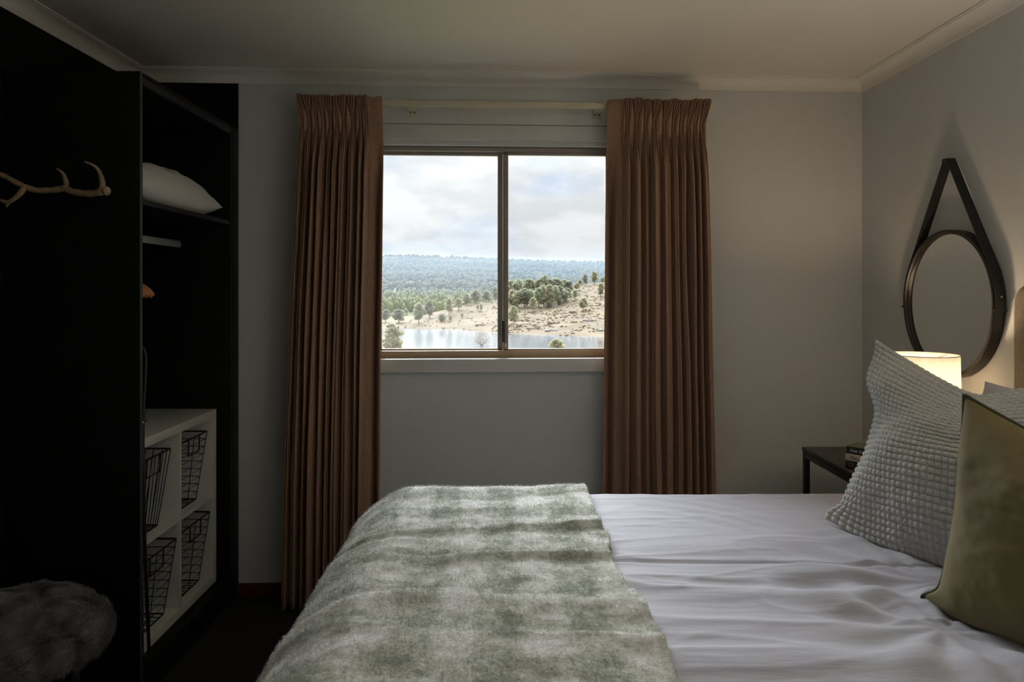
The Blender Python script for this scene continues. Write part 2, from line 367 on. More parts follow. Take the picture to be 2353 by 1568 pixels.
# ------------------------------------------------------------------ room shell
XL, XR, YN, ZC = -1.635, 1.663, -0.95, 2.345
def farY(x): s = (x-O0[0])/U[0]; return float(O0[1]+U[1]*s)
FL, FR, NR, NL = (XL, farY(XL)), (XR, farY(XR)), (XR, YN), (XL, YN)
bx('floor', (XL-0.3, YN-0.2, -0.1), (XR+0.3, 3.7, 0.0), M['carpet'], bev=0)
setprops(bpy.data.objects['floor'], 'black carpet floor of the bedroom', 'floor', kind='structure')
bx('ceiling', (XL-0.3, YN-0.2, ZC), (XR+0.3, 3.7, ZC+0.12), M['ceil'], bev=0)
setprops(bpy.data.objects['ceiling'], 'off-white painted plaster ceiling over the whole room', 'ceiling', kind='structure')
setprops(bx('wall_left', (XL-0.1, YN-0.1, 0), (XL, 3.5, ZC), M['black'], bev=0), 'matt black painted wall behind the wardrobe', 'wall', kind='structure')
setprops(bx('wall_right', (XR, YN-0.1, 0), (XR+0.1, 3.6, ZC), M['wall'], bev=0), 'grey painted wall carrying the round mirror', 'wall', kind='structure')
DX0, DX1, DZ = 0.55, 1.33, 2.04
mb = MB().box((XL, YN-0.1, 0), (DX0, YN, ZC)).box((DX1, YN-0.1, 0), (XR, YN, ZC)).box((DX0, YN-0.1, DZ), (DX1, YN, ZC))
setprops(mb.build('wall_near', M['wall']), 'grey painted wall with the bedroom door behind the viewpoint', 'wall', kind='structure')
dr = empty('door_1', ((DX0+DX1)/2, YN-0.05, 0), 'white flush bedroom door behind the viewpoint', 'door', kind='structure')
bx('door_leaf', (DX0+0.004, YN-0.05, 0.004), (DX1-0.004, YN-0.012, DZ-0.004), M['trimw'], dr)
MB().lathe([(0.0, 0.0), (0.026, 0.0), (0.026, 0.006), (0.010, 0.012), (0.010, 0.03), (0.027, 0.045), (0.024, 0.062), (0.0, 0.066)], (0, 0, 0), 24).build('knob', M['chrome'], dr, True).data.transform(Matrix.Translation((DX0+0.07, YN-0.012, 1.0))@Matrix.Rotation(-math.pi/2, 4, 'X'))
# window opening in the far wall frame
WS0, _ = fw(835, 600); WS1, _ = fw(1432, 600)
_, WZ0 = fw(1132, 822, 0.0); _, WZ1 = fw(1132, 334, 0.0)
sL = (XL-0.2-O0[0])/U[0]; sR = (XR+0.2-O0[0])/U[0]
mb = MB().box((sL, 0, 0), (WS0, 0.14, ZC), MF).box((WS1, 0, 0), (sR, 0.14, ZC), MF).box((WS0, 0, 0), (WS1, 0.14, WZ0-0.012), MF).box((WS0, 0, WZ1), (WS1, 0.14, ZC), MF)
wf = setprops(mb.build('wall_far', M['wall']), 'grey painted wall with the window and curtains', 'wall', kind='structure')
sB, _ = fw(548, 600)
bx('painted_panel', (sL+0.1, -0.004, 0.0), (sB, 0.002, ZC-0.01), M['black'], wf, MF, bev=0)
# cornice, one run per wall
prof = [(0.0, -0.056), (0.004, -0.056), (0.0045, -0.053)]
for k in range(9):
    a = k/8*math.pi/2
    prof.append((0.0045+0.044*(1-math.cos(a)), -0.050+0.041*math.sin(a)))
prof += [(0.0485, -0.006), (0.058, -0.006), (0.058, 0.0)]
corners = [np.array(p) for p in (FL, FR, NR, NL)]
def inset(off):
    L = []
    for i in range(4):
        a, b = corners[i], corners[(i+1) % 4]; d = (b-a)/np.linalg.norm(b-a); n = np.array([d[1], -d[0]])
        L.append((a+n*off, d))
    out = []
    for i in range(4):
        p, d = L[i-1]; q, e = L[i]
        t = np.linalg.solve(np.array([d, -e]).T, q-p); out.append(p+d*t[0])
    return out
rings = [inset(o) for o, _ in prof]
for i, (nm, lb) in enumerate((('far wall', 'cream cove cornice above the window wall'), ('right wall', 'cream cove cornice above the mirror wall'), ('near wall', 'cream cove cornice above the wall behind the viewpoint'), ('left wall', 'cream cove cornice above the black wardrobe wall'))):
    v = []
    for k, (o, z) in enumerate(prof):
        for c in (rings[k][i], rings[k][(i+1) % 4]): v.append((c[0], c[1], ZC+z))
    f = [(2*k, 2*k+1, 2*k+3, 2*k+2) for k in range(len(prof)-1)]
    o = autosmooth(MB().add(v, f).build('trim_%d' % (i+1), M['cornice']), 35)
    setprops(o, lb, 'cornice', kind='structure')
# skirting boards
setprops(bx('baseboard_far', (fw(537, 1350)[0], -0.014, 0), (sR-0.2, 0, 0.062), M['base'], None, MF), 'red-brown stained timber skirting under the window wall', 'skirting', kind='structure')
setprops(bx('baseboard_right', (XR-0.014, YN, 0), (XR, 3.3, 0.062), M['base']), 'red-brown stained timber skirting along the mirror wall', 'skirting', kind='structure')
# ------------------------------------------------------------------ window_1
win = empty('window_1', fp(0, 0, 0), 'sliding bronze aluminium window with white timber surround looking over a lake', 'window', kind='structure')
def wb(name, s0, s1, d0, d1, z0, z1, m, parent=win, bev=0.002): return bx(name, (s0, d0, z0), (s1, d1, z1), m, parent, MF, bev)
d = -0.016
z247 = fw(1132, 247, d)[1]; z287 = fw(1132, 287.5, d)[1]; z321 = fw(1132, 321, d)[1]
wb('head_board', WS0-0.02, WS1+0.02, -0.012, 0.0, z287+0.003, fw(1132, 236, 0)[1], M['trimw'])
wb('head_board', WS0-0.02, WS1+0.02, -0.016, 0.0, z321, z287, M['trimw'])
zl0 = fw(1132, 334, 0.036)[1]
MB().add([p for s_ in (WS0, WS1) for p in (fp(s_, -0.012, z321), fp(s_, 0.036, zl0), fp(s_, 0.036, z321+0.03), fp(s_, -0.012, z321+0.004))], [(0, 1, 5, 4), (1, 2, 6, 5), (2, 3, 7, 6), (3, 0, 4, 7), (0, 3, 2, 1), (4, 5, 6, 7)]).build('head_lining', M['trimw'], win, False, True)
sz0, sz1 = fw(1132, 856, -0.03)[1], fw(1132, 825, -0.03)[1]
wb('sill', WS0-0.03, WS1+0.03, -0.03, 0.10, sz0, sz1, M['trimw'], bev=0.003)
wb('jamb_lining', WS0, WS0+0.018, -0.005, 0.10, sz1, WZ1, M['trimw']); wb('jamb_lining', WS1-0.018, WS1, -0.005, 0.10, sz1, WZ1, M['trimw'])
# aluminium frame
g = 0.065
fz_t0 = fw(1132, 351, g)[1]; fz_b1 = fw(1132, 803, g)[1]
s0, s1 = WS0+0.018, WS1-0.018
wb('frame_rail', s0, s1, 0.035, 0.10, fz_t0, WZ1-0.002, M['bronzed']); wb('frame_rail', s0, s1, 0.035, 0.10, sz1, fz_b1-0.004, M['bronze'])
wb('frame_stile', s0, s0+0.03, 0.035, 0.10, sz1, WZ1, M['bronze']); wb('frame_stile', s1-0.03, s1, 0.035, 0.10, sz1, WZ1, M['bronze'])
sm0, sm1, sm2 = fw(1144, 600, 0.045)[0], fw(1156, 600, 0.045)[0], fw(1168, 600, 0.045)[0]
def sash(a, b, d0, la, lb, mt, stile_a, stile_b):
    sa = empty('sash', (0, 0, 0), None, None); sa.parent = win; sa.matrix_parent_inverse = win.matrix_basis.inverted()
    wb('sash_stile', a, a+la, d0, d0+0.022, fz_b1-0.006, fz_t0+0.006, stile_a, sa); wb('sash_stile', b-lb, b, d0, d0+0.022, fz_b1-0.006, fz_t0+0.006, stile_b, sa)
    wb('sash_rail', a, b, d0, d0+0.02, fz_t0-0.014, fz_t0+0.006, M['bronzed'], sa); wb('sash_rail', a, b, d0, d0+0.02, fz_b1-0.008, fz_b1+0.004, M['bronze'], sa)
    wb('pane', a+la*0.5, b-lb*0.5, d0+0.009, d0+0.012, fz_b1, fz_t0-0.006, M['glass'], sa, 0)
    return sa
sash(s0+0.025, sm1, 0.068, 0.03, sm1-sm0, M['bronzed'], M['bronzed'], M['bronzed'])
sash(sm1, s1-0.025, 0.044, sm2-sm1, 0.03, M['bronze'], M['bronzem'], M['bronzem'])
wb('insect_screen', s0+0.03, sm0+0.006, 0.094, 0.0955, fz_b1, fz_t0, M['screen'], bev=0)
la, zb = fw(1152, 787, 0.03); lb, zt = fw(1161, 738, 0.03)
wb('latch', la, lb, 0.018, 0.046, zb, zt, M['latch'], bev=0.004)
la, zb = fw(1160, 799, 0.036); lb, zt = fw(1164, 789, 0.036)
wb('catch', la, lb, 0.030, 0.046, zb, zt, M['whitep'])

# ------------------------------------------------------------------ wardrobe
WF, WN0, WN1, WFA = -1.187, 2.337, 2.353, 3.105
wd = empty('wardrobe', (-1.4, 2.7, 0), 'open-fronted black built-in wardrobe along the black wall', 'wardrobe')
eps = 0.0015
WB_ = lambda nm, lo, hi, m: bx(nm, lo, hi, m, wd, None, 0.001)
WB_('end_panel', (XL+eps, WN0, 0), (WF-0.001, WN1, 2.083), M['lam'])
WB_('edge_band', (WF-0.001, WN0, 0), (WF, WN1, 2.083), M['lamedge_lit'])
WB_('end_panel', (XL+eps, WFA, 0), (WF, WFA+0.016, 2.083), M['lam'])
WB_('top_panel', (XL+eps, WN1, 2.067), (WF, WFA, 2.083), M['lam'])
WB_('top_rail', (WF-0.016, WN1, 2.045), (WF, WFA, 2.067), M['lamedge_dim'])
WB_('shelf', (XL+eps, WN1, 1.651), (WF-0.006, WFA, 1.669), M['lam'])
WB_('shelf_edge', (WF-0.006, WN1, 1.651), (WF-0.004, WFA, 1.669), M['lamedge_dim'])
WB_('base_panel', (XL+eps, WN1, 0.10), (WF-0.002, WFA, 0.116), M['lam'])
WB_('plinth', (WF-0.03, WN1, 0.0), (WF-0.014, WFA, 0.10), M['lam'])
WB_('filler', (WF-0.016, WFA+0.016, 0), (WF, farY(WF)-0.002, 2.083), M['lam'])
hr = MB().tube([(-1.403, WN1, 1.567), (-1.403, WFA-0.004, 1.567)], 0.015, 20, flat=(0.55, 1, 1)).build('hanging_rail', M['rail'], wd, True)
bx('rail_socket', (-1.417, WFA-0.01, 1.548), (-1.389, WFA, 1.587), M['blackmetal'], hr)

# shelf pillow
def pillow_grid(n, m, w, h, T, pinch=0.06, pw=0.45, wr=0.004, seed=1, corner=0.0, sharp=2.4, flatb=False):
    u = np.linspace(-1, 1, n)[:, None]*np.ones((1, m)); v = np.ones((n, 1))*np.linspace(-1, 1, m)[None, :]
    # even spacing with a bit more density at the rim
    x = w/2*u*(1-pinch*(1-v**2)*np.abs(u)**2); y = h/2*v*(1-pinch*(1-u**2)*np.abs(v)**2*(np.where(v < 0, -0.5, 1.0) if flatb else 1.0))
    t = T/2*np.clip((1-np.abs(u)**sharp), 0, 1)**pw*np.clip((1-np.abs(v)**sharp), 0, 1)**pw
    rim = np.clip((1-u**4)*(1-v**4), 0, 1)
    t = t+wr*fbm(u*3, v*3, seed)*rim+wr*0.7*vnoise(u*9, v*9, seed+5)*rim**0.5*(1-0.6*rim)
    return u, v, x, y, t
def pillow_obj(name, A, mt, parent, n=70, m=70, uv=False, mod=None, **kw):
    """A: 4x4 (columns width axis, height axis, normal, origin)."""
    u, v, x, y, t = pillow_grid(n, m, **kw)
    A = np.array(A)
    parts = []
    for sgn in (1, -1):
        L = np.stack([x, y, sgn*np.maximum(t, 0.0)], -1)
        if mod is not None: L = mod(u, v, L, sgn)
        Wd = L@A[:3, :3].T+A[:3, 3]
        parts.append(Wd)
    return parts
def two_sided(name, parts, mt, parent, flipf=False):
    a = grid_mesh(name, parts[0], flip=flipf); b = grid_mesh(name+'_b', parts[1], flip=not flipf)
    bm = bmesh.new(); bm.from_mesh(a); bm.from_mesh(b); bmesh.ops.remove_doubles(bm, verts=bm.verts, dist=0.0004)
    bm.to_mesh(a); bm.free(); bpy.data.meshes.remove(b)
    return link(name, a, mt, parent)
def frame(wx, hy, nz, o):
    A = np.eye(4); A[:3, 0] = wx; A[:3, 1] = hy; A[:3, 2] = nz; A[:3, 3] = o; return A
def shelfmod(u, v, L, s):
    L = L.copy(); f = np.where(s > 0, 1.0, 0.45); L[..., 2] = L[..., 2]*f+0.018*s*np.clip(1-np.abs(u)**10, 0, 1)*np.clip(1-np.abs(v)**10, 0, 1)*(1 if s > 0 else 1)
    L[..., 2] += np.where(s > 0, 0.006*np.abs(vnoise(u*4+v*2, v*7, 3)), 0)*np.clip(1-u**4, 0, 1)*np.clip(1-v**8, 0, 1)
    L[..., 2] = np.maximum(L[..., 2], -0.05+0.028*np.abs(u)**4)
    return L
pp = pillow_obj('pillow', frame((0, 1, 0), (-1, 0, 0), (0, 0, 1), (-1.395, 2.705, 1.669+0.0505)), M['linen'], None, 60, 50, w=0.69, h=0.40, T=0.21, pinch=0.05, pw=0.55, wr=0.011, seed=4, mod=shelfmod)
o = two_sided('pillow', pp, M['linen'], None); setprops(o, 'white cotton pillow lying on the wardrobe shelf', 'pillow')

# hangers
def hanger(Y, k):
    h = empty('coat_hanger', (-1.403, Y, 1.36), ['varnished wooden coat hanger hanging nearest the far end of the bunch', 'varnished wooden coat hanger in the middle of the bunch', 'varnished wooden coat hanger hanging nearest the end panel'][k], 'hanger', 'wooden hangers on the wardrobe rail')
    pts = []; rad = []
    for i in range(25):
        t = i/12-1
        pts.append((-1.403+0.190*t, Y+0.012*t*t*(1 if True else 0), 1.435-0.075*abs(t)**1.7-0.012*abs(t)**6)); rad.append(0.010+0.006*abs(t)**3-0.006*max(0, abs(t)-0.9)*10)
    MB().tube(pts, rad, 10, flat=(1, 0.75, 1.0)).build('shoulder_bar', M['hanger'], h, True)
    hk = [(-1.403, Y, 1.435), (-1.403, Y, 1.50)]+[(-1.403+0.02*math.sin(a)-0.0, Y, 1.567-0.018+0.036*(1-math.cos(a))/2+0.0) for a in ()]
    for i in range(13):
        a = -math.pi*0.55+i/12*math.pi*1.5; hk.append((-1.403+0.021*math.sin(a), Y, 1.567+0.021*math.cos(a)))
    MB().tube([hk[0], hk[1]]+hk[2:], 0.0018, 6).build('hook', M['chrome'], h, True)
for k, Y in enumerate((2.462, 2.432, 2.402)): hanger(Y, k)

# white cube shelf
UF, UB, UY0, UY1, UZ0, UZ1 = -1.24, -1.625, 2.392, 3.088, 0.118, 0.858
cu = empty('shelf_unit', (-1.43, 2.73, UZ0), 'white two-by-two cube shelf unit inside the wardrobe', 'shelf unit')
T = 0.034
bx('top_board', (UB, UY0, UZ1-T), (UF, UY1, UZ1), M['whitep'], cu); bx('bottom_board', (UB, UY0, UZ0), (UF, UY1, UZ0+T), M['whitep'], cu)
bx('side_board', (UB, UY0, UZ0+T), (UF, UY0+T, UZ1-T), M['whitep'], cu); bx('side_board', (UB, UY1-T, UZ0+T), (UF, UY1, UZ1-T), M['whitep'], cu)
YM, ZM = 2.752, 0.492
bx('divider', (UB, YM-0.008, UZ0+T), (UF-0.002, YM+0.008, UZ1-T), M['whitep'], cu)
bx('shelf', (UB, UY0+T, ZM-0.008), (UF-0.001, YM-0.008, ZM+0.008), M['whitep'], cu); bx('shelf', (UB, YM+0.008, ZM-0.008), (UF-0.001, UY1-T, ZM+0.008), M['whitep'], cu)
# wire baskets
def basket(y0, y1, zb, zt, label, vertical=False):
    b = empty('wire_basket', (-1.43, (y0+y1)/2, zb), label, 'basket', 'black wire baskets in the cube shelf')
    xf, xb = -1.252, -1.60; ty, tx = 0.045, 0.028
    def ring(t):
        return [(xf-tx*(1-t), y1-ty*(1-t), zb+0.003+(zt-zb)*t), (xf-tx*(1-t), y0+ty*(1-t), zb+0.003+(zt-zb)*t), (xb+tx*(1-t), y0+ty*(1-t), zb+0.003+(zt-zb)*t), (xb+tx*(1-t), y1-ty*(1-t), zb+0.003+(zt-zb)*t)]
    def rr(t):
        c = [np.array(p) for p in ring(t)]; out = []
        for i in range(4):
            a, p, n = c[i-1], c[i], c[(i+1) % 4]
            for s, q in ((0.012, a), (0.004, a), (0.004, n), (0.012, n)):
                dd = (q-p)/np.linalg.norm(q-p); out.append(p+dd*s)
        return out
    MB().tube(rr(1.0), 0.0034, 8, closed=True).build('rim', M['wire'], b, True)
    MB().tube(rr(0.0), 0.003, 8, closed=True).build('bottom_rim', M['wire'], b, True)
    w = MB()
    lv = (0.28, 0.66) if vertical else [i/9 for i in range(1, 9)]
    for t in ([] if vertical else lv): w.tube(ring(t), 0.0017, 6, closed=True)
    a1, a0 = ring(1), ring(0)
    ny, nx = (9, 11) if vertical else (2, 3)
    for k in range(ny+1):
        f = k/ny
        for (i, j) in ((0, 1), (3, 2)):
            w.tube([np.array(a1[i])*(1-f)+np.array(a1[j])*f, np.array(a0[i])*(1-f)+np.array(a0[j])*f], 0.0017, 6)
    for k in range(nx+1):
        f = k/nx
        for (i, j) in ((0, 3), (1, 2)):
            w.tube([np.array(a1[i])*(1-f)+np.array(a1[j])*f, np.array(a0[i])*(1-f)+np.array(a0[j])*f], 0.0017, 6)
    for k in range(1, 7):
        f = k/7; w.tube([np.array(a0[0])*(1-f)+np.array(a0[1])*f, np.array(a0[3])*(1-f)+np.array(a0[2])*f], 0.0017, 6)
    for k in range(1, 9):
        f = k/9; w.tube([np.array(a0[0])*(1-f)+np.array(a0[3])*f, np.array(a0[1])*(1-f)+np.array(a0[2])*f], 0.0017, 6)
    w.build('wire_grid', M['wire'], b, True)
    ym = (y0+y1)/2; hw = 0.05
    MB().tube([(xf, ym+hw, zt), (xf-0.002, ym+hw, zt-0.062), (xf-0.002, ym-hw, zt-0.062), (xf, ym-hw, zt)], 0.003, 8).build('handle', M['wire'], b, True)
zs1 = ZM+0.008; zs0 = UZ0+T
basket(2.768, 3.02, zs1, 0.772, 'black wire basket on the upper shelf by the far side board')
basket(2.43, 2.690, zs1, 0.772, 'black wire basket of upright wires on the upper shelf', True)
basket(2.768, 3.046, zs0, 0.425, 'black wire basket on the bottom board by the far side')
basket(2.43, 2.738, zs0, 0.418, 'black wire basket on the bottom board nearest the end panel')

# folded stand
fs = empty('folded_stand', (-1.225, 2.44, 0.116), 'slim folded black stand with chrome pins propped at the wardrobe opening', 'stand')
def bar(pts, y, nm):
    return MB().tube([(x, y, z_) for x, z_ in pts], 0.0085, 10, flat=(0.7, 0.7, 1)).build(nm, M['blackmetal'], fs, True)
bar([(-1.245, 1.182), (-1.232, 1.178), (-1.220, 1.165), (-1.215, 1.14), (-1.216, 1.10), (-1.224, 0.95), (-1.233, 0.75), (-1.231, 0.45), (-1.228, 0.127)], 2.430, 'leg')
bar([(-1.234, 1.02), (-1.233, 0.75), (-1.225, 0.45), (-1.212, 0.127)], 2.447, 'leg')
bx('foot_bar', (-1.236, 2.422, 0.116), (-1.205, 2.456, 0.127), M['blackmetal'], fs)
for (px, py) in ((326, 972), (323, 1215)):
    c = P(px, py, 2.42); MB().tube([(c[0], 2.419, c[2]), (c[0], 2.452, c[2])], 0.0035, 10).build('pin', M['chrome'], fs, True)

# antler on the end panel
an = empty('antler_hook', P(150, 440, WN0), 'bleached deer antler mounted on the black wardrobe end panel as a coat hook', 'antler')
YA = WN0-0.021
def ap(px, py, dy=0.0): return P(px, py, YA-dy)
beam = spline([ap(-60, 372, 0.03), ap(-25, 393, 0.02), ap(8, 404, 0.01), ap(42, 422, 0.0), ap(80, 437, 0), ap(120, 437, 0.0), ap(148, 434, 0.0), ap(172, 442), ap(205, 445), ap(232, 441), ap(243, 438)], 8)
nb = len(beam); MB().tube(beam, [0.0075+0.0045*(i/nb)+0.0014*math.sin(i*0.9)*0.5 for i in range(nb)], 14).build('beam', M['antler'], an, True)
def tine(pts, r0, r1=0.002):
    s = spline([ap(*p) for p in pts], 8); n = len(s)
    MB().tube(s, [r0+(r1-r0)*(i/(n-1))**1.2 for i in range(n)], 12).build('tine', M['antler'], an, True)
tine([(146, 438, 0.0), (152, 424, 0.004), (149, 408, 0.012), (142, 396, 0.022), (129, 387, 0.03)], 0.0105)
tine([(232, 442, 0.0), (235, 424, 0.006), (231, 403, 0.016), (220, 384, 0.028), (194, 371, 0.042)], 0.0115)
tine([(58, 428, 0), (47, 444, 0.008), (32, 457, 0.014), (18, 465, 0.018), (2, 460, 0.024)], 0.010, 0.005)
tine([(24, 462, 0.016), (18, 468, 0.018), (15, 476, 0.02)], 0.0075, 0.004)
MB().tube([ap(238, 440), ap(243, 439), ap(246, 438.5), ap(249, 438)], [0.0125, 0.0165, 0.0155, 0.012], 18).build('burr', M['antler'], an, True)
MB().tube([ap(248.5, 438), ap(251, 437.6)], [0.0118, 0.0105], 18).build('cut_end', M['antlercut'], an, True)

# ------------------------------------------------------------------ curtains and rail
cr = empty('curtain_rail', fp(0, -0.09, 2.1), 'cream curtain rail on small brackets above the window', 'curtain rail')
zr1, zr0 = fw(1132, 234, -0.09)[1], fw(1132, 247, -0.09)[1]
bx('rail', (fw(690, 240)[0], -0.10, zr0), (fw(1628, 240)[0], -0.078, zr1), M['cream'], cr, MF, 0.004)
for px in (948, 1370):
    s_ = fw(px, 250)[0]
    bx('bracket', (s_-0.02, -0.078, zr0-0.004), (s_+0.02, 0, zr0+0.006), M['cream'], cr, MF, 0.001)
    bk = bx('bracket_plate', (s_-0.021, -0.016, zr0-0.024), (s_+0.021, -0.012, zr0), M['cream'], cr, MF, 0.001)
    for q in (-0.007, 0.010): bx('screw_hole', (s_+q-0.0022, -0.0168, zr0-0.014), (s_+q+0.0022, -0.0158, zr0-0.006), M['ink'], bk, MF, 0)
    bx('clip', (s_-0.009, -0.106, zr1-0.001), (s_+0.012, -0.072, zr1+0.005), M['bronze'], cr, MF, 0.001)

def curtain(name, label, lead, edge_out, npl, seed, side):
    """lead / edge_out: lists of (py, px) of the window-side and the outer edge."""
    rg = np.random.default_rng(seed)
    D0 = -0.118
    ztop = fw(1132, 226, D0)[1]; zb = 0.012
    zpin = fw(1132, 282, D0)[1]
    def edge(tab, z):
        pys = [t[0] for t in tab]; s_ = [fw(t[1], t[0], D0-0.02)[0] for t in tab]; zz = [fw(t[1], t[0], D0-0.02)[1] for t in tab]
        o = np.argsort(zz); return np.interp(z, np.array(zz)[o], np.array(s_)[o])
    rows = np.concatenate([np.linspace(ztop, zpin+0.012, 7)[:-1], np.linspace(zpin+0.012, zpin-0.02, 8)[:-1], np.linspace(zpin-0.02, zpin-0.35, 22)[:-1], np.linspace(zpin-0.35, zb, 46)])
    # cells: first is the flat leading panel
    wts = np.concatenate([[0.0], rg.uniform(0.6, 1.45, npl)]); lead_w = 0.165
    cw = np.concatenate([[lead_w], wts[1:]/wts[1:].sum()*(1-lead_w)]); cs = np.concatenate([[0], np.cumsum(cw)])
    amp = rg.uniform(0.75, 1.2, npl+1); skew = rg.uniform(-0.3, 0.3, npl+1)
    KP = 44; ph = np.linspace(0, 1, KP, endpoint=False)
    cols = []
    Z = rows[:, None]
    for c in range(npl+1):
        p = ph[None, :] if c < npl else np.linspace(0, 1, KP+1)[None, :]
        e0 = edge(lead, rows); e1 = edge(edge_out, rows)
        a = (e0+(e1-e0)*cs[c])[:, None]; w = ((e1-e0)*cw[c])[:, None]; sg = np.sign(w)
        aw = np.abs(w)
        drift = 0.10*(vnoise(Z*1.1, 0*Z+c*3.3, seed)+0.5*vnoise(Z*2.7, 0*Z+c*5.1, seed+2))
        if c == 0:
            xh = p*1.0; yh = 0*p*Z-0.004*np.sin(math.pi*p)
            xb = p+0.05*np.sin(2*math.pi*p)*sstep(zpin, zpin-0.5, Z)
            yb = -0.030*np.cos(2*math.pi*p*1.0+0.4)*sstep(zpin+0.05, zpin-0.4, Z)-0.012*np.sin(4*math.pi*p)*sstep(zpin, zpin-0.6, Z)
            yb = yb-yb[:, :1]
            k = sstep(zpin+0.05, zpin-0.3, Z); x = xh*(1-k)+xb*k; y = yh*(1-k)+yb*k
        else:
            # pinch-pleat header: flat, three little folds, flat
            fl = 0.25
            pu = np.clip((p-fl)/(1-2*fl), 0, 1)
            flare = np.where(Z > zpin, 0.007+0.030*sstep(zpin+0.004, ztop, Z), 0.007+0.05*sstep(zpin-0.004, zpin-0.30, Z))
            flare = np.minimum(flare, aw*0.8)/aw
            xf = np.where(p < fl, p/fl*(0.5-flare/2), np.where(p > 1-fl, 1-(1-p)/fl*(0.5-flare/2), 0.5+(pu-0.5)*flare))
            fold = np.abs(np.sin(3*math.pi*pu))**0.7
            dep = np.where(Z > zpin, 0.010+0.024*sstep(zpin, ztop, Z), 0.010+0.03*sstep(zpin, zpin-0.12, Z))
            yf = -(dep*fold*(pu > 0)*(pu < 1))-(0.024*np.abs(np.sin(math.pi/2*np.clip(np.where(p < fl, 1-p/fl, 1-(1-p)/fl), 0, 1)))**0.7-0.006)*((p < fl) | (p > 1-fl))
            # open fold below
            am = 0.034*amp[c]*(1+0.25*vnoise(Z*1.5, 0*Z+c*2.2, seed+7))
            q = p+0.045*np.sin(2*math.pi*p+skew[c])
            xb = q+0.115*np.sin(4*math.pi*p)*np.minimum(1, 0.08/aw)*0.9+drift*np.sin(math.pi*p)*0.35
            yb = -am*np.abs(np.sin(math.pi*p))**0.62*2.0+0.004
            yb = yb+0.006*np.sin(6*math.pi*p+c)*np.sin(math.pi*p)
            k = sstep(zpin-0.01, zpin-0.24, Z)
            x = xf*(1-k)+xb*k; y = yf*(1-k)+yb*k
            top = np.where(Z > zpin, 1, 0)
        X = a+x*w; Y = D0+y
        cols.append(np.stack([X, np.broadcast_to(Y, X.shape), np.broadcast_to(Z, X.shape)], -1))
    G = np.concatenate(cols, 1)
    zz = G[..., 2]
    # uneven top hem
    G[..., 2] = np.where(zz > zpin, zz+0.006*vnoise(G[..., 0]*40, 0*zz, seed)*sstep(zpin, ztop, zz), zz)
    G[..., 1] = np.minimum(G[..., 1], -0.05)
    Wd = np.stack([O0[0]+U[0]*G[..., 0]+V[0]*G[..., 1], O0[1]+U[1]*G[..., 0]+V[1]*G[..., 1], G[..., 2]], -1)
    o = link(name, grid_mesh(name, Wd), M['curtain'])
    md = o.modifiers.new('thickness', 'SOLIDIFY'); md.thickness = 0.0016; md.offset = 0
    return setprops(o, label, 'curtain', 'brown pinch-pleat curtains at the window')
curtain('curtain', 'rust-brown pinch-pleat curtain hanging beside the wardrobe', [(226, 877), (340, 880), (600, 877), (820, 873), (1130, 871), (1400, 870)], [(226, 681), (290, 687), (450, 680), (700, 667), (1000, 656), (1130, 652), (1400, 647)], 10, 3, -1)
curtain('curtain', 'rust-brown pinch-pleat curtain hanging next to the bare stretch of wall', [(226, 1397), (340, 1395), (820, 1390), (1130, 1386), (1400, 1384)], [(226, 1637), (285, 1622), (450, 1626), (700, 1632), (1130, 1643), (1400, 1646)], 10, 8, 1)

# ------------------------------------------------------------------ bed
ZT, XFOOT, YF, YNR = 0.715, -0.47, 2.375, 0.80
bed = empty('bed', (0.6, 1.58, 0), 'queen bed with a charcoal base and beige upholstered headboard', 'bed')
bx('base', (XFOOT+0.09, YNR+0.08, 0.12), (1.585, YF-0.08, 0.36), M['bedbase'], bed, None, 0.015)
bx('mattress', (XFOOT+0.07, YNR+0.06, 0.36), (1.585, YF-0.07, 0.60), M['linen'], bed, None, 0.05)
for x in (XFOOT+0.16, 1.5):
    for y in (YNR+0.15, YF-0.15): bx('leg', (x-0.03, y-0.03, 0), (x+0.03, y+0.03, 0.12), M['blackmetal'], bed)
hb = []
hy1, hy0, hz, r = 2.262, 0.80, 1.392, 0.07
for k in range(9): a = k/8*math.pi/2; hb.append((hy1-r+r*math.cos(a), hz-r+r*math.sin(a)))
for k in range(9): a = math.pi/2+k/8*math.pi/2; hb.append((hy0+r+r*math.cos(a), hz-r+r*math.sin(a)))
hb += [(hy0, 0.3), (hy1, 0.3)]
bm = bmesh.new(); vs = [bm.verts.new((1.655, y, z)) for y, z in hb]; fc = bm.faces.new(vs)
ex = bmesh.ops.extrude_face_region(bm, geom=[fc]); bmesh.ops.translate(bm, verts=[e for e in ex['geom'] if isinstance(e, bmesh.types.BMVert)], vec=(-0.062, 0, 0))
fe = [e for e in bm.edges if all(abs(v.co.x-1.593) < 1e-4 for v in e.verts)]
bmesh.ops.bevel(bm, geom=fe, offset=0.022, segments=4, affect='EDGES', profile=0.5); bmesh.ops.recalc_face_normals(bm, faces=bm.faces)
me = bpy.data.meshes.new('headboard'); bm.to_mesh(me); bm.free(); autosmooth(link('headboard', me, M['headb'], bed), 50)

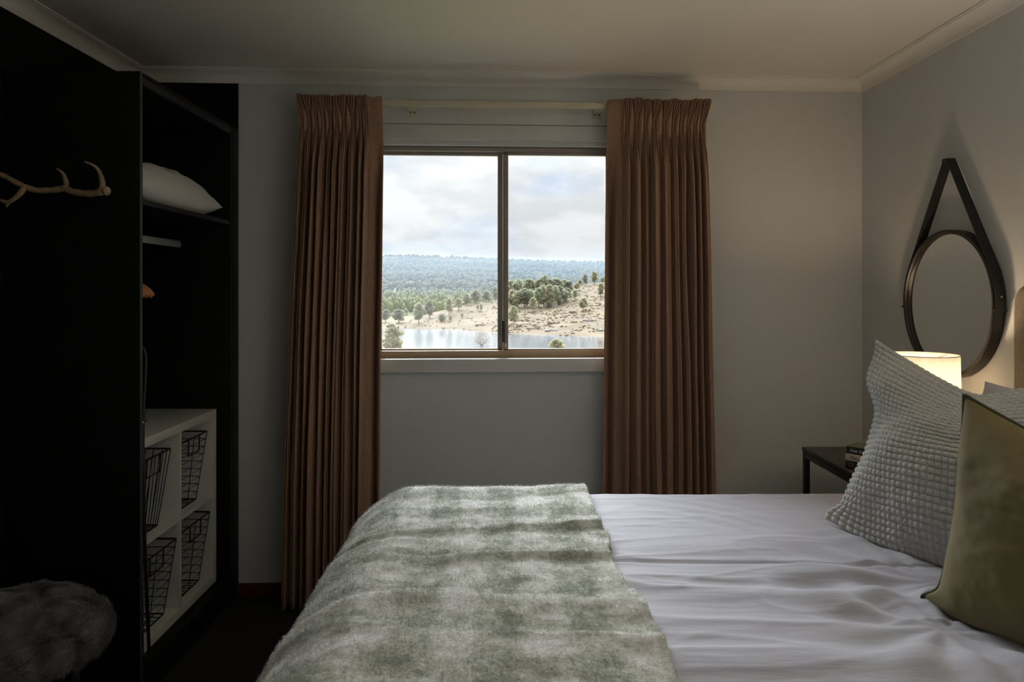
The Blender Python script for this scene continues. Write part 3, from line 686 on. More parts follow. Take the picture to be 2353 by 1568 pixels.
RF, RS = 0.20, 0.08
def edge_map(e, R):
    a = np.clip(e/R, 0, math.pi/2); lin = np.maximum(e-R*math.pi/2, 0)
    return R*np.sin(a), R*(1-np.cos(a))+lin
CREASE = 1.72
def bed_height(x, y):
    wx = x+0.06*fbm(x*1.3, y*2.0, 21, 3); wy = y+0.05*fbm(x*1.1+5, y*1.7, 31, 3)
    far = 1-0.55*sstep(1.75, 2.0, y)
    h = 0.0070*far*fbm(wx*0.95, wy*4.2, 2, 2)                       # long soft folds along the bed
    rid = 1-np.abs(fbm(wx*1.5+3, wy*6.5, 8, 2)); h = h+0.0055*far*np.clip(rid, 0, 1)**4
    rid2 = 1-np.abs(vnoise(wx*3.2+1.5*wy, wy*9.0-1.1*wx, 14)); h = h+0.0026*far*np.clip(rid2, 0, 1)**8
    rid3 = 1-np.abs(vnoise(wx*4.0-2.4*wy, wy*13.0+1.6*wx, 19)); h = h+0.0016*np.clip(rid3, 0, 1)**10*(vnoise(x*2, y*2, 2) > -0.1)
    # two broad swells that cross the nearer half
    h = h+0.012*np.exp(-((y-(1.50+0.05*np.sin(x*3.0)))/0.045)**2)*sstep(0.25, 0.5, x)-0.010*np.exp(-((y-1.59)/0.05)**2)*sstep(0.3, 0.6, x)
    h = h+0.014*np.exp(-((y-(1.235+0.03*np.sin(x*2.3+1)))/0.05)**2)
    # tension folds that run towards the cushions
    r = np.hypot(x-0.98, y-1.62); th = np.arctan2(y-1.62, x-0.98)
    h = h+0.004*np.sin(th*13+4*vnoise(x*3, y*3, 5))*np.exp(-((r-0.22)/0.16)**2)*(x < 1.0)
    r = np.hypot(x-0.84, y-1.38); th = np.arctan2(y-1.38, x-0.84)
    h = h+0.007*np.sin(th*9+4*vnoise(x*3, y*3, 6))*np.exp(-((r-0.16)/0.10)**2)
    r = np.hypot(x-0.62, y-2.1); h = h+0.002*np.sin((x*0.6+y)*70+5*vnoise(x*4, y*4, 9))*np.exp(-(r/0.16)**2)
    # the crease that runs along the bed
    yc = CREASE+0.006*np.sin(x*4.3)+0.006*vnoise(x*2.2, 0*x, 12)
    dd = y-yc
    h = h-0.006*np.exp(-(dd/0.0055)**2)+0.0015*np.exp(-((dd-0.02)/0.022)**2)
    return h
def bed_surface(sx, sy, off=0.0, extra=0.0, rf=RF, hs=1.0):
    ex = np.maximum(XFOOT+rf-sx, 0); ef = np.maximum(sy-(YF-RS), 0); en = np.maximum((YNR+RS)-sy, 0)
    dx, zx = edge_map(ex, rf); df, zf = edge_map(ef, RS); dn, zn = edge_map(en, RS)
    x = np.where(ex > 0, XFOOT+rf-dx, sx); y = np.where(ef > 0, YF-RS+df, np.where(en > 0, YNR+RS-dn, sy))
    drop = zx+zf+zn
    z = np.maximum(ZT-drop, 0.12)
    Pn = np.stack([x, y, z], -1)
    n = normals(Pn); n = n*np.sign(n[..., 2:3]+1e-9) if False else n
    h = bed_height(sx, sy)*hs
    flat = np.exp(-(drop/0.25)**2)
    h = h*flat+(1-flat)*0.012*np.sin(sy*26+3*vnoise(sx*2, sy*4, 3))*(ex > 0)
    return Pn+n*(h+off+extra)[..., None]
def mesh_axis(a, b, st): return np.linspace(a, b, int(round((b-a)/st))+1)
ax_x = mesh_axis(XFOOT-0.30, 1.585, 0.0075); ax_y = mesh_axis(YNR-0.30, YF+0.30, 0.0068)
SX, SY = np.meshgrid(ax_x, ax_y, indexing='ij')
duv = bed_surface(SX, SY)
o = link('duvet', grid_mesh('duvet', duv, np.stack([SX, SY], -1)), M['duvet'])
md = o.modifiers.new('thickness', 'SOLIDIFY'); md.thickness = 0.004; md.offset = -1
setprops(o, 'lavender-grey cotton duvet cover spread over the bed', 'duvet')

# throw blanket
ta = mesh_axis(0, 1, 1/150); tb = mesh_axis(YNR-0.35, YF+0.28, 0.0082)
TA, TY = np.meshgrid(ta, tb, indexing='ij')
xr = 0.258+0.008*vnoise(TY*3.0, 0*TY, 4)+0.030*sstep(1.75, 1.35, TY)-0.012*sstep(1.3, 1.05, TY)+0.014*np.exp(-((TY-1.84)/0.05)**2)
TX = (XFOOT-0.42)+(xr-(XFOOT-0.42))*TA
wx = TX+0.05*fbm(TX*1.5, TY*2, 3); wy = TY+0.05*fbm(TX*1.2+4, TY*1.6, 6)
ext = 0.006*np.clip(1-np.abs(fbm(wx*1.1+2, wy*5.2, 9, 2)), 0, 1)**4
rc = TY-(1.885+0.02*np.sin(TX*5)+0.03*vnoise(TX*1.8, 0*TX, 5)); ext = ext+0.014*np.exp(-(rc/0.018)**2)*(0.55+0.45*sstep(0.1, 0.25, TX))-0.004*np.exp(-((rc+0.035)/0.02)**2)
rc = TY-(1.68+0.03*np.sin(TX*4+1)+0.03*vnoise(TX*2.2, 0*TX, 7)); ext = ext+0.012*np.exp(-(rc/0.022)**2)*sstep(-0.35, 0.0, TX)
rc = TY-(1.42+0.05*np.sin(TX*3+2)); ext = ext+0.007*np.exp(-(rc/0.03)**2)
ext = ext+0.0045*fbm(TX*9, TY*16, 12, 3)
ext = ext+0.012*sstep(0.86, 1.0, TA)*np.exp(-((TY-2.28)/0.12)**2)   # the far corner stands up a little
ext = ext*(1-0.6*sstep(0.3, 0.0, TA))
thr = bed_surface(TX, TY, 0.022, ext, hs=0.45)
UVt = np.stack([TX+0.309+0.028*fbm(TX*2.6, TY*2.6, 2), TY+0.034*fbm(TX*2.6, TY*2.6, 4)], -1)
tw = empty('throw_blanket', (-0.1, 1.58, 0.735), 'fluffy sage and ivory checked wool throw across the foot of the bed', 'blanket')
o = link('cloth', grid_mesh('cloth', thr, UVt), M['throw'], tw)
md = o.modifiers.new('thickness', 'SOLIDIFY'); md.thickness = 0.012; md.offset = -1
def strands(name, G, UVg, count, lmin, lmax, wid, m, parent, lie=0.9, seed=1, segs=1, bias=(0, 0, 0), clump=0.0):
    r = np.random.default_rng(seed); n, k = G.shape[:2]; nn = normals(G)
    i = r.uniform(0, n-1.001, count); j = r.uniform(0, k-1.001, count); i0 = i.astype(int); j0 = j.astype(int); fi = (i-i0)[:, None]; fj = (j-j0)[:, None]
    def lerp(A): return (A[i0, j0]*(1-fi)+A[i0+1, j0]*fi)*(1-fj)+(A[i0, j0+1]*(1-fi)+A[i0+1, j0+1]*fi)*fj
    p = lerp(G); nv = lerp(nn); uv = lerp(UVg)
    rnd = r.normal(0, 1, (count, 3))
    if clump:
        a = vnoise(uv[:, 0]*clump, uv[:, 1]*clump, 3)*math.pi*2; rnd = rnd*0.35+np.stack([np.cos(a), np.sin(a), 0*a], -1)
    tg = rnd-nv*np.sum(rnd*nv, 1, keepdims=True); tg /= np.linalg.norm(tg, axis=1, keepdims=True)+1e-9
    d1 = nv*1.0+tg*lie*0.6+np.array(bias); d1 /= np.linalg.norm(d1, axis=1, keepdims=True)
    d2 = nv*0.45+tg*lie*1.3+np.array(bias)*1.5; d2 /= np.linalg.norm(d2, axis=1, keepdims=True)
    L = r.uniform(lmin, lmax, (count, 1)); sd = np.cross(d1, r.normal(0, 1, (count, 3))); sd /= np.linalg.norm(sd, axis=1, keepdims=True)+1e-9
    p = p-nv*0.001; mid = p+d1*L*0.5; tip = mid+d2*L*0.5
    v = np.stack([p-sd*wid, p+sd*wid, mid-sd*wid*0.75, mid+sd*wid*0.75, tip], 1).reshape(-1, 3)
    b = (np.arange(count)*5)[:, None]
    t = np.concatenate([b+np.array([[0, 1, 3]]), b+np.array([[0, 3, 2]]), b+np.array([[2, 3, 4]])], 0)
    me = tri_mesh(name, v, t, np.repeat(uv, 5, 0)); o = link(name, me, m, parent); o['kind'] = 'stuff'; return o
strands('wool_pile', thr, UVt, 120000, 0.005, 0.015, 0.00033, M['throw'], tw, 1.1, 3)

# ------------------------------------------------------------------ cushions and pillows
c0 = gp(1916, 1214, ZT+0.004); c1 = gp(2190, 1302, ZT+0.004)
aw = c1-c0; aw[2] = 0; aw /= np.linalg.norm(aw); back = np.array([-aw[1], aw[0], 0.0])
if back[0] < 0: back = -back
def lean(base, px, py):                 # how far back a corner leans to be seen at (px, py)
    rr = (px-CX)/F; t = (rr*base[1]-base[0])/(back[0]-rr*back[1]); q = base+back*t; q[2] = CAMZ-(py-CY)/F*q[1]; return q
q = lean(c0.copy(), 2012, 780)
hy = q-c0; H = np.linalg.norm(hy); hy = hy/H; nz = np.cross(aw, hy); nz = nz if nz[0] < 0 else -nz
WW = 0.60; CELL = 0.0150
def wafmod(u, v, L, s):
    L = L.copy()
    dip = 0.125*(1-np.sqrt(u*u+0.015))*sstep(-0.25, 1.0, v)
    L[..., 1] = L[..., 1]-dip
    L[..., 2] = L[..., 2]*(1-0.25*np.exp(-(u/0.25)**2)*sstep(0.2, 1.0, v))
    # folds on the far flank and a sag onto the bed
    L[..., 2] += 0.014*np.sin((v*1.2-u*0.8)*5.0+1.0)*np.exp(-((u+0.75)/0.3)**2)*np.clip(1-v**6, 0, 1)*(s > 0)
    tp = np.exp(-((u+1)/0.16)**2)*np.exp(-((v+0.95)/0.14)**2); L[..., 0] += -0.035*tp; L[..., 1] += 0.018*tp
    L[..., 0] += 0.02*np.exp(-((u+1)/0.25)**2)*np.exp(-((v-0.28)/0.22)**2)-0.012*np.exp(-((u+1)/0.25)**2)*np.exp(-((v-0.55)/0.2)**2)
    L[..., 0] += 0.022*np.exp(-((u+1)/0.3)**2)*np.exp(-((v+0.12)/0.45)**2)
    if s > 0:
        b = np.abs(np.sin(math.pi*(u+1)/2*NCX))**0.5*np.abs(np.sin(math.pi*(v+1)/2*NCY))**0.5
        nn = normals(L); sg = np.sign(np.mean(nn[..., 2])); L = L+nn*sg*(0.0062*b)[..., None]
    return L
NCX = 38; NCY = int(round(H/0.0158)); nW = NCX*8+1; mW = NCY*8+1
A = frame(aw, hy, nz, c0+aw*WW/2+hy*H/2-nz*0.0)
pp = pillow_obj('euro', A, None, None, nW, mW, w=WW, h=H, T=0.215, pinch=0.06, pw=0.85, wr=0.005, seed=3, flatb=True, sharp=2.0, mod=wafmod)
o = two_sided('waffle_pillow', pp, M['waffle'], None, flipf=True); setprops(o, 'large ivory waffle-weave square pillow with a chopped dip in its top', 'pillow', 'waffle pillows on the bed')
o2 = o.copy(); C.objects.link(o2); o2.location = (0.10, -0.665, 0.0); setprops(o2, 'copy of the waffle pillow added out of view to block the fill lamp', 'pillow')  # added unseen copy, keeps the near fill lamp off the olive cushion

# olive velvet cushion
d0 = gp(2146, 1402, ZT+0.004); d1 = d0+aw
q = lean(d0.copy(), 2215, 908); hy2 = q-d0; H2 = np.linalg.norm(hy2); hy2 /= H2
nz2 = np.cross(aw, hy2); nz2 = nz2 if nz2[0] < 0 else -nz2
W2 = 0.48
def olmod(u, v, L, s):
    L = L.copy()
    L[..., 2] += (0.010*np.sin(u*7+v*4)*np.exp(-((v-0.3)/0.5)**2)*np.exp(-((u+0.85)/0.2)**2))*(s > 0)
    L[..., 1] -= 0.085*(1-np.sqrt(u*u+0.015))*sstep(-0.2, 1.0, v)
    f = np.exp(-((u+1)/0.13)**2)*np.exp(-((v+1)/0.13)**2)
    L[..., 0] -= 0.035*f; L[..., 1] += 0.012*f; L[..., 2] -= 0.015*f
    return L
kw = dict(w=W2, h=H2, T=0.22, pinch=0.065, pw=0.6, wr=0.003, seed=9, flatb=True)
A2 = frame(aw, hy2, nz2, d0+aw*W2/2+hy2*H2/2)
ol = empty('velvet_cushion', tuple(d0+aw*W2/2), 'olive velvet square cushion with dark piping propped before the waffle pillow', 'cushion')
pp2 = pillow_obj('olive', A2, None, None, 110, 110, mod=olmod, **kw)
two_sided('cover', pp2, M['velvet'], ol, flipf=True)
g = (pp2[0]+pp2[1])/2; loop = [g[i, 0] for i in range(0, 110, 2)]+[g[-1, j] for j in range(0, 110, 2)]+[g[i, -1] for i in range(109, -1, -2)]+[g[0, j] for j in range(109, -1, -2)]
MB().tube(loop, 0.0042, 8, closed=True).build('piping', M['piping'], ol, True)

# sleeping pillows behind
def lean_pillow(label, base, wdir, ang, w, h, Tk, seed):
    wd_ = np.array(wdir, float); bk = np.array([1.0, 0, 0]); hy_ = bk*math.sin(ang)+np.array([0, 0, 1])*math.cos(ang); nz_ = np.cross(wd_, hy_); nz_ = nz_ if nz_[0] < 0 else -nz_
    pq = pillow_obj('p', frame(wd_, hy_, nz_, np.array(base)+hy_*h/2), None, None, 60, 60, w=w, h=h, T=Tk, pinch=0.06, pw=0.5, wr=0.006, seed=seed)
    o = two_sided('sleeping_pillow', pq, M['greyp'], None, flipf=True)
    return setprops(o, label, 'pillow', 'sleeping pillows against the headboard')
tip = P(2268, 872, 2.08)
lean_pillow('lavender-grey sleeping pillow leaning on the headboard, its tip above the waffle pillow', (1.325, tip[1]-0.345, ZT+0.012), (0, -1, 0), 0.18, 0.70, tip[2]-ZT-0.012, 0.15, 11)
lean_pillow('lavender-grey sleeping pillow on the nearer half of the headboard', (1.37, tip[1]-1.05-0.02, ZT+0.012), (0, -1, 0), 0.18, 0.66, 0.40, 0.15, 17)

# ------------------------------------------------------------------ bedside table, lamp, books
YTB = 3.02; tcn = P(1843, 1027, YTB); TX0, TZ = tcn[0], tcn[2]; TX1, TY0, TY1 = XR-0.006, 2.405, YTB
bt = empty('bedside_table', ((TX0+TX1)/2, (TY0+TY1)/2, 0), 'black bedside table with slim square metal legs', 'table')
bx('table_top', (TX0-0.001, TY0, TZ-0.015), (TX1, TY1, TZ), M['table'], bt, None, 0.0015)
for x in (TX0, TX1-0.024):
    for y in (TY0+0.001, TY1-0.025): bx('leg', (x+0.001, y, 0), (x+0.023, y+0.022, TZ-0.018), M['blackmetal'], bt, None, 0.0015)
for y in (TY0+0.001, TY1-0.025): bx('rail', (TX0+0.024, y, TZ-0.042), (TX1-0.024, y+0.022, TZ-0.018), M['blackmetal'], bt, None, 0.0015)
for x in (TX0, TX1-0.024): bx('rail', (x+0.001, TY0+0.023, TZ-0.042), (x+0.023, TY1-0.025, TZ-0.018), M['blackmetal'], bt, None, 0.0015)
bx('lower_shelf', (TX0+0.004, TY0+0.005, 0.14), (TX1-0.004, TY1-0.005, 0.154), M['table'], bt, None, 0.0015)

def text_mesh(body, size, shear, M4, name, m, parent):
    cu_ = bpy.data.curves.new(name, 'FONT'); cu_.body = body; cu_.size = size; cu_.shear = shear; cu_.extrude = 0.0002
    t = bpy.data.objects.new(name, cu_); C.objects.link(t); bpy.context.view_layer.update()
    me = bpy.data.meshes.new_from_object(t); bpy.data.objects.remove(t)
    me.transform(M4); return link(name, me, m, parent, False)
bc = gp(1940, 1075.5, TZ)
def book(k, z, th, length, width, ang, cm, txt, tm, size, shear, label, cover_pages=True, dx=0.0):
    sd = np.array([math.cos(ang), math.sin(ang), 0]); wd_ = np.array([-sd[1], sd[0], 0])
    org = bc+np.array([0.004+dx, 0, 0]); org[2] = z
    Mb = Matrix(((sd[0], wd_[0], 0, org[0]), (sd[1], wd_[1], 0, org[1]), (0, 0, 1, z), (0, 0, 0, 1)))
    b = empty('book', tuple(org), label, 'book', 'books on the bedside table')
    c = MB().box((0, 0, th-0.0022), (length, width, th), Mb, 0.0008).box((0, 0, 0), (length, width, 0.0022), Mb, 0.0008).box((0, 0, 0.001), (length, 0.003, th-0.001), Mb, 0.0009)
    autosmooth(c.build('cover', cm, b))
    bx('pages', (0.003, 0.0031, 0.0023), (length-0.003, width-0.004, th-0.0023), M['page'], b, Mb, 0)
    Mt = Mb@Matrix.Translation((0.012, -0.0003, th*0.5-size*0.32))@Matrix.Rotation(math.pi/2, 4, 'X')
    text_mesh(txt, size, shear, Mt, 'title', tm, b)
AB = math.atan2(-1.27, 1.0)
z = TZ
book(0, z, 0.029, 0.170, 0.100, AB-0.02, M['bk3'], 'OUR HO', M['inko'], 0.021, 0.0, 'dark book with orange lettering at the bottom of the bedside stack'); z += 0.0292
book(1, z, 0.025, 0.165, 0.098, AB+0.01, M['bk2'], 'The Lieuten', M['ink'], 0.019, 0.45, 'cream book with script title in the middle of the bedside stack'); z += 0.0252
book(2, z, 0.027, 0.172, 0.102, AB+0.05, M['bk1'], 'free So', M['inkw'], 0.017, 0.4, 'dark green book with white script title on top of the bedside stack', dx=0.003)

zs = CAMZ-150*2.52/F
def table_lamp(LX, LY, TZ, label, power, col):
    lp = empty('table_lamp', (LX, LY, TZ), label, 'lamp', 'bedside lamps')
    MB().lathe([(0.0, 0.0), (0.046, 0.0), (0.048, 0.006), (0.046, 0.012), (0.02, 0.02), (0.03, 0.06), (0.036, 0.10), (0.03, 0.15), (0.012, 0.19), (0.009, 0.27), (0.0, 0.27)], (LX, LY, TZ), 36).build('base', M['stem'], lp, True)
    prof = [(0.1205, zs-TZ-0.20), (0.1165, zs-TZ), (0.1150, zs-TZ), (0.1190, zs-TZ-0.20), (0.1205, zs-TZ-0.20)]
    MB().lathe(prof, (LX, LY, TZ), 64).build('shade', M['shade'], lp, True)
    MB().tube([(LX+0.1165*math.cos(a), LY+0.1165*math.sin(a), zs) for a in [2*math.pi*k/64 for k in range(64)]], 0.0014, 6, closed=True).build('shade_rim', M['headb'], lp, True)
    sp_ = MB()
    for a in (0.3, 0.3+2.094, 0.3+4.189): sp_.tube([(LX, LY, zs-0.03), (LX+0.115*math.cos(a), LY+0.115*math.sin(a), zs-0.004)], 0.0015, 6)
    sp_.build('shade_spider', M['brass'], lp, True)
    me = bpy.data.meshes.new('bulb'); bm = bmesh.new(); bmesh.ops.create_icosphere(bm, subdivisions=3, radius=0.024); bmesh.ops.translate(bm, verts=bm.verts, vec=(LX, LY, zs-0.13)); bm.to_mesh(me); bm.free()
    link('bulb', me, M['bulb'], lp)
    ld = bpy.data.lights.new('lamp_light', 'POINT'); ld.energy = power; ld.color = col; ld.shadow_soft_size = 0.028
    lo = bpy.data.objects.new('lamp_light', ld); C.objects.link(lo); lo.location = (LX, LY, zs-0.075); lo.parent = lp; lo.matrix_parent_inverse = lp.matrix_basis.inverted()
table_lamp(1.462, 2.52, TZ, 'lit table lamp with a linen drum shade on the bedside table', 4.3, (1.0, 0.74, 0.48))
# fill lamp and its table, added outside the frame to brighten the room
bt2 = empty('bedside_table', ((TX0+TX1)/2, 0.38, 0), 'black table added out of view to carry the fill lamp', 'table')
bx('table_top', (TX0, 0.08, TZ-0.015), (TX1, 0.68, TZ), M['table'], bt2, None, 0.0015)
for x in (TX0, TX1-0.024):
    for y in (0.081, 0.657): bx('leg', (x+0.001, y, 0), (x+0.023, y+0.022, TZ-0.015), M['blackmetal'], bt2, None, 0.0015)
table_lamp(1.45, 0.40, TZ, 'fill lamp with a linen drum shade, added out of view to brighten the room', 50.0, (1.0, 0.96, 0.90))

# ------------------------------------------------------------------ mirror
MY, MZ, MR, MDp = 2.652, 1.319, 0.272, 0.042
mi = empty('round_mirror', (XR-0.02, MY, MZ-MR), 'round dark-rimmed mirror hung on a black leather strap on the grey wall', 'mirror')
def ringmesh(prof, n=96):                # prof: (radius, distance from wall)
    mb = MB(); v = []; f = []
    for r, dd in prof:
        for k in range(n): a = 2*math.pi*k/n; v.append((XR-dd, MY+r*math.cos(a), MZ+r*math.sin(a)))
    m = len(prof)
    for i in range(m):
        for k in range(n): f.append((i*n+k, i*n+(k+1) % n, ((i+1) % m)*n+(k+1) % n, ((i+1) % m)*n+k))
    return mb.add(v, f)
autosmooth(ringmesh([(MR, 0.001), (MR, MDp-0.003), (MR-0.003, MDp), (MR-0.010, MDp), (MR-0.013, MDp-0.003), (MR-0.0135, MDp-0.008), (MR-0.016, MDp-0.010), (MR-0.016, 0.001)]).build('rim', M['ring'], mi, False, True), 40)
v = [(XR-0.026, MY, MZ)]; nn = 96
for k in range(nn): a = 2*math.pi*k/nn; v.append((XR-0.026, MY+(MR-0.015)*math.cos(a), MZ+(MR-0.015)*math.sin(a)))
for k in range(nn): a = 2*math.pi*k/nn; v.append((XR-0.004, MY+(MR-0.015)*math.cos(a), MZ+(MR-0.015)*math.sin(a)))
f = [(0, 1+(k+1) % nn, 1+k) for k in range(nn)]+[(1+k, 1+(k+1) % nn, 1+nn+(k+1) % nn, 1+nn+k) for k in range(nn)]+[tuple(1+nn+k for k in range(nn))]
MB().add(v, f).build('glass', M['mirror'], mi, False, True)
apex_z = CAMZ-(365-CY)/F*MY; hA = apex_z-MZ
al = math.acos(MR/hA)                    # tangent angle from vertical
def strap(sg):
    pts = [(MY+sg*0.006, apex_z)]
    ro = MR+0.003
    for k in range(14):
        a = math.pi/2-sg*0+0
        th = al+(k/13)*(math.pi/2+0.06-al)
        pts.append((MY+sg*ro*math.sin(th), MZ+ro*math.cos(th)))
    mb = MB(); v = []; f = []
    for i, (y, z_) in enumerate(pts):
        a = pts[max(i-1, 0)]; b = pts[min(i+1, len(pts)-1)]; t = np.array([b[0]-a[0], b[1]-a[1]]); t /= np.linalg.norm(t); n = np.array([-t[1], t[0]])*0.0018
        for dd, e in ((0.004, 1), (MDp-0.003, 1), (MDp-0.003, -1), (0.004, -1)): v.append((XR-dd, y+n[0]*e, z_+n[1]*e))
    m = len(pts)
    for i in range(m-1):
        for k in range(4): f.append((i*4+k, i*4+(k+1) % 4, (i+1)*4+(k+1) % 4, (i+1)*4+k))
    f.append((0, 1, 2, 3)); f.append(tuple((m-1)*4+k for k in (3, 2, 1, 0)))
    s = mb.add(v, f).build('strap', M['leather'], mi, False, True)
    y0, z0 = pts[-1]
    bx('keeper', (XR-MDp-0.001, y0-0.006, z0-0.004), (XR-0.002, y0+0.006, z0+0.004), M['leather'], mi, None, 0.0015)
    th = math.pi/2-0.10
    yy, zz = MY+sg*(ro+0.0015)*math.sin(th), MZ+ro*math.cos(th)
    MB().tube([(XR-MDp*0.45, yy-sg*0.001, zz), (XR-MDp*0.45, yy+sg*0.003, zz)], [0.0042, 0.003], 12).build('rivet', M['brass'], mi, True)
strap(1); strap(-1)
MB().tube([(XR-0.001, MY, apex_z-0.008), (XR-MDp-0.004, MY, apex_z-0.006)], 0.006, 14).build('peg', M['blackmetal'], mi, True)

# ------------------------------------------------------------------ fur stool
FX, FY, FR_, FZ = -1.372, 1.96, 0.243, 0.452
st = empty('fur_stool', (FX, FY, 0), 'round stool with a shaggy charcoal faux-fur seat beside the wardrobe', 'stool')
n, m = 70, 120
rr = np.linspace(0.02, 1.0, n)[:, None]*np.ones((1, m)); tt = np.ones((n, 1))*np.linspace(0, 2*math.pi, m)[None, :]
e = rr**0.8*1.25
rad = FR_*np.where(e < 1, e, 1.0+0.06*np.sin((e-1)/0.25*math.pi))*(1+0.03*np.sin(tt*3))
zz = FZ+0.075*np.cos(np.clip(e, 0, 1)*math.pi/2)**0.8-np.where(e > 1, (e-1)/0.25*0.085, 0)+0.016*fbm(rad*np.cos(tt)*9, rad*np.sin(tt)*9, 8, 3)*(e < 1.05)
zz = zz-0.012*np.exp(-((e-0.86)/0.07)**2)
G = np.stack([FX+rad*np.cos(tt), FY+rad*np.sin(tt), zz], -1)
UVf = np.stack([rad*np.cos(tt), rad*np.sin(tt)], -1)
link('seat', grid_mesh('seat', G, UVf), M['fur'], st)
strands('fur_pile', G, UVf, 70000, 0.014, 0.03, 0.0006, M['fur'], st, 1.2, 6, bias=(0.1, -0.25, -0.15), clump=12.0)
MB().lathe([(0.0, 0.0), (0.2, 0.0), (0.2, 0.03), (0.0, 0.03)], (FX, FY, FZ-0.06), 40).build('seat_board', M['blackmetal'], st, False)
for k in range(4):
    a = math.pi/4+k*math.pi/2
    MB().tube([(FX+0.15*math.cos(a), FY+0.15*math.sin(a), FZ-0.06), (FX+0.21*math.cos(a), FY+0.21*math.sin(a), 0.0)], [0.016, 0.011], 12).build('leg', M['blackmetal'], st, True)

# ------------------------------------------------------------------ outside: lake, hillside, ridge, trees
ZL = CAMZ-24.0
M['grass'] = mat('dry straw grass', (0.225, 0.186, 0.13), 0.95, var=0.25, vscale=0.06, spec=0.1)
M['grassnear'] = mat('dull paddock grass', (0.30, 0.27, 0.14), 0.95, var=0.3, vscale=0.2, spec=0.1)
M['soil'] = mat('forest floor', (0.16, 0.17, 0.13), 0.95, var=0.3, vscale=0.02, spec=0.1)
M['valley'] = mat('valley grass', (0.20, 0.20, 0.12), 0.95, var=0.3, vscale=0.02, spec=0.1)
M['tuss'] = mat('tussock grass', (0.20, 0.16, 0.095), 0.95, var=0.4, vscale=0.05, spec=0.1)
M['rock'] = mat('lichened grey rock', (0.38, 0.38, 0.38), 0.9, var=0.4, vscale=0.8)
M['dead'] = mat('dead red-brown scrub', (0.17, 0.10, 0.08), 0.95, var=0.3, vscale=1.0)
M['bark'] = mat('pale gum bark', (0.42, 0.38, 0.33), 0.9, var=0.3, vscale=2.0)
M['deadwood'] = mat('bleached dead wood', (0.62, 0.60, 0.57), 0.9)
M['twig'] = mat('grey-brown twigs', (0.27, 0.23, 0.18), 0.95)
def leafmat(name, col):
    m = mat(name, col, 0.7, var=0.35, vscale=0.5, spec=0.2); nt = m.node_tree; b = nt.nodes['Principled BSDF']
    t = N(nt, 'ShaderNodeBsdfTranslucent'); nt.links.new(b.inputs['Base Color'].links[0].from_socket, t.inputs[0])
    mx = N(nt, 'ShaderNodeMixShader'); mx.inputs[0].default_value = 0.45; nt.links.new(b.outputs[0], mx.inputs[1]); nt.links.new(t.outputs[0], mx.inputs[2])
    nt.links.new(mx.outputs[0], nt.nodes['Material Output'].inputs[0])
    return m
M['leaf_olive'] = leafmat('olive gum leaves', (0.54, 0.53, 0.38)); M['leaf_green'] = leafmat('grey-green gum leaves', (0.50, 0.53, 0.39)); M['leaf_dark'] = leafmat('dark grey gum leaves', (0.44, 0.44, 0.36)); M['leaf_twig'] = leafmat('grey winter twigs', (0.40, 0.37, 0.33)); M['leaf_yel'] = leafmat('yellow-green leaves', (0.34, 0.34, 0.16))
M['forest'] = leafmat('distant gum forest', (0.155, 0.185, 0.12)); M['forest2'] = leafmat('valley conifer forest', (0.27, 0.30, 0.15))
m = mat('lake water', (0.16, 0.19, 0.22), 0.12, spec=0.5, bump=0.15, bscale=0.6, bdist=0.25, stretch=(1, 0.35, 1)); M['water'] = m

def sheet(name, xs, ys, fn, mt):
    Xg, Yg = np.meshgrid(xs, ys, indexing='ij'); return link(name, grid_mesh(name, np.stack([*fn(Xg, Yg)], -1)), mt)
o = sheet('lake', np.linspace(-420, 420, 40), np.linspace(225, 452, 40), lambda x, y: (x, y, 0*x+ZL), M['water']); setprops(o, 'pale still lake below the hillside outside the window', 'lake', kind='structure')
o = sheet('ground', np.linspace(-420, 420, 60), np.concatenate([np.linspace(3.6, 40, 20), np.linspace(45, 262, 40)]), lambda x, y: (x, y, -0.7+(y-3.6)*(ZL-0.2+0.7)/(250-3.6)+0.4*vnoise(x*0.03, y*0.03)*sstep(10, 60, y)), M['grassnear']); setprops(o, 'grassy paddock falling from the house to the lake', 'ground', kind='structure')
PX = [300, 600, 880, 935, 1040, 1100, 1150, 1200, 1300, 1400, 1700, 2000]; SH = [757, 757, 757, 756.5, 757, 762, 766.5, 768, 772, 774.5, 778, 780]
CP = [300, 600, 880, 920, 960, 1000, 1040, 1080, 1140, 1200, 1260, 1300, 1345, 1400, 1600, 2000]; CR = [744, 744, 742, 738, 729, 718, 709, 699, 690, 682, 673, 662, 652.5, 649, 640, 632]
CYp = [300, 600, 880, 1000, 1140, 1300, 1400, 1700, 2000]; CYv = [490, 480, 480, 520, 560, 600, 620, 660, 680]
def hill(px, t):
    ys = (CAMZ-ZL)*F/(np.interp(px, PX, SH)-CY); yc = np.interp(px, CYp, CYv); zc = CAMZ-(np.interp(px, CP, CR)-CY)/F*yc
    Y = ys+(yc-ys)*t; pr = np.where(t < 1, np.clip(t, -1, 1)**1.0*np.ones_like(Y), 1.0)
    z = ZL+(zc-ZL)*pr; z = np.where(t > 1, zc-(t-1)**1.5*14, z); z = np.where(t < 0, ZL+t*14, z)
    X = (px-CX)/F*Y
    z = z+0.45*vnoise(X*0.05, Y*0.05, 3)*np.clip(t*4, 0, 1)
    return X, Y, z
pxs = np.linspace(300, 2000, 260); ts = np.concatenate([np.linspace(-0.3, 0, 6)[:-1], np.linspace(0, 1, 60), np.linspace(1.05, 2.2, 16)])
A_, B_ = np.meshgrid(pxs, ts, indexing='ij')
o = link('hillside', grid_mesh('hillside', np.stack(hill(A_, B_), -1)), M['grass']); setprops(o, 'straw-coloured grass hillside across the lake', 'hillside', kind='structure')
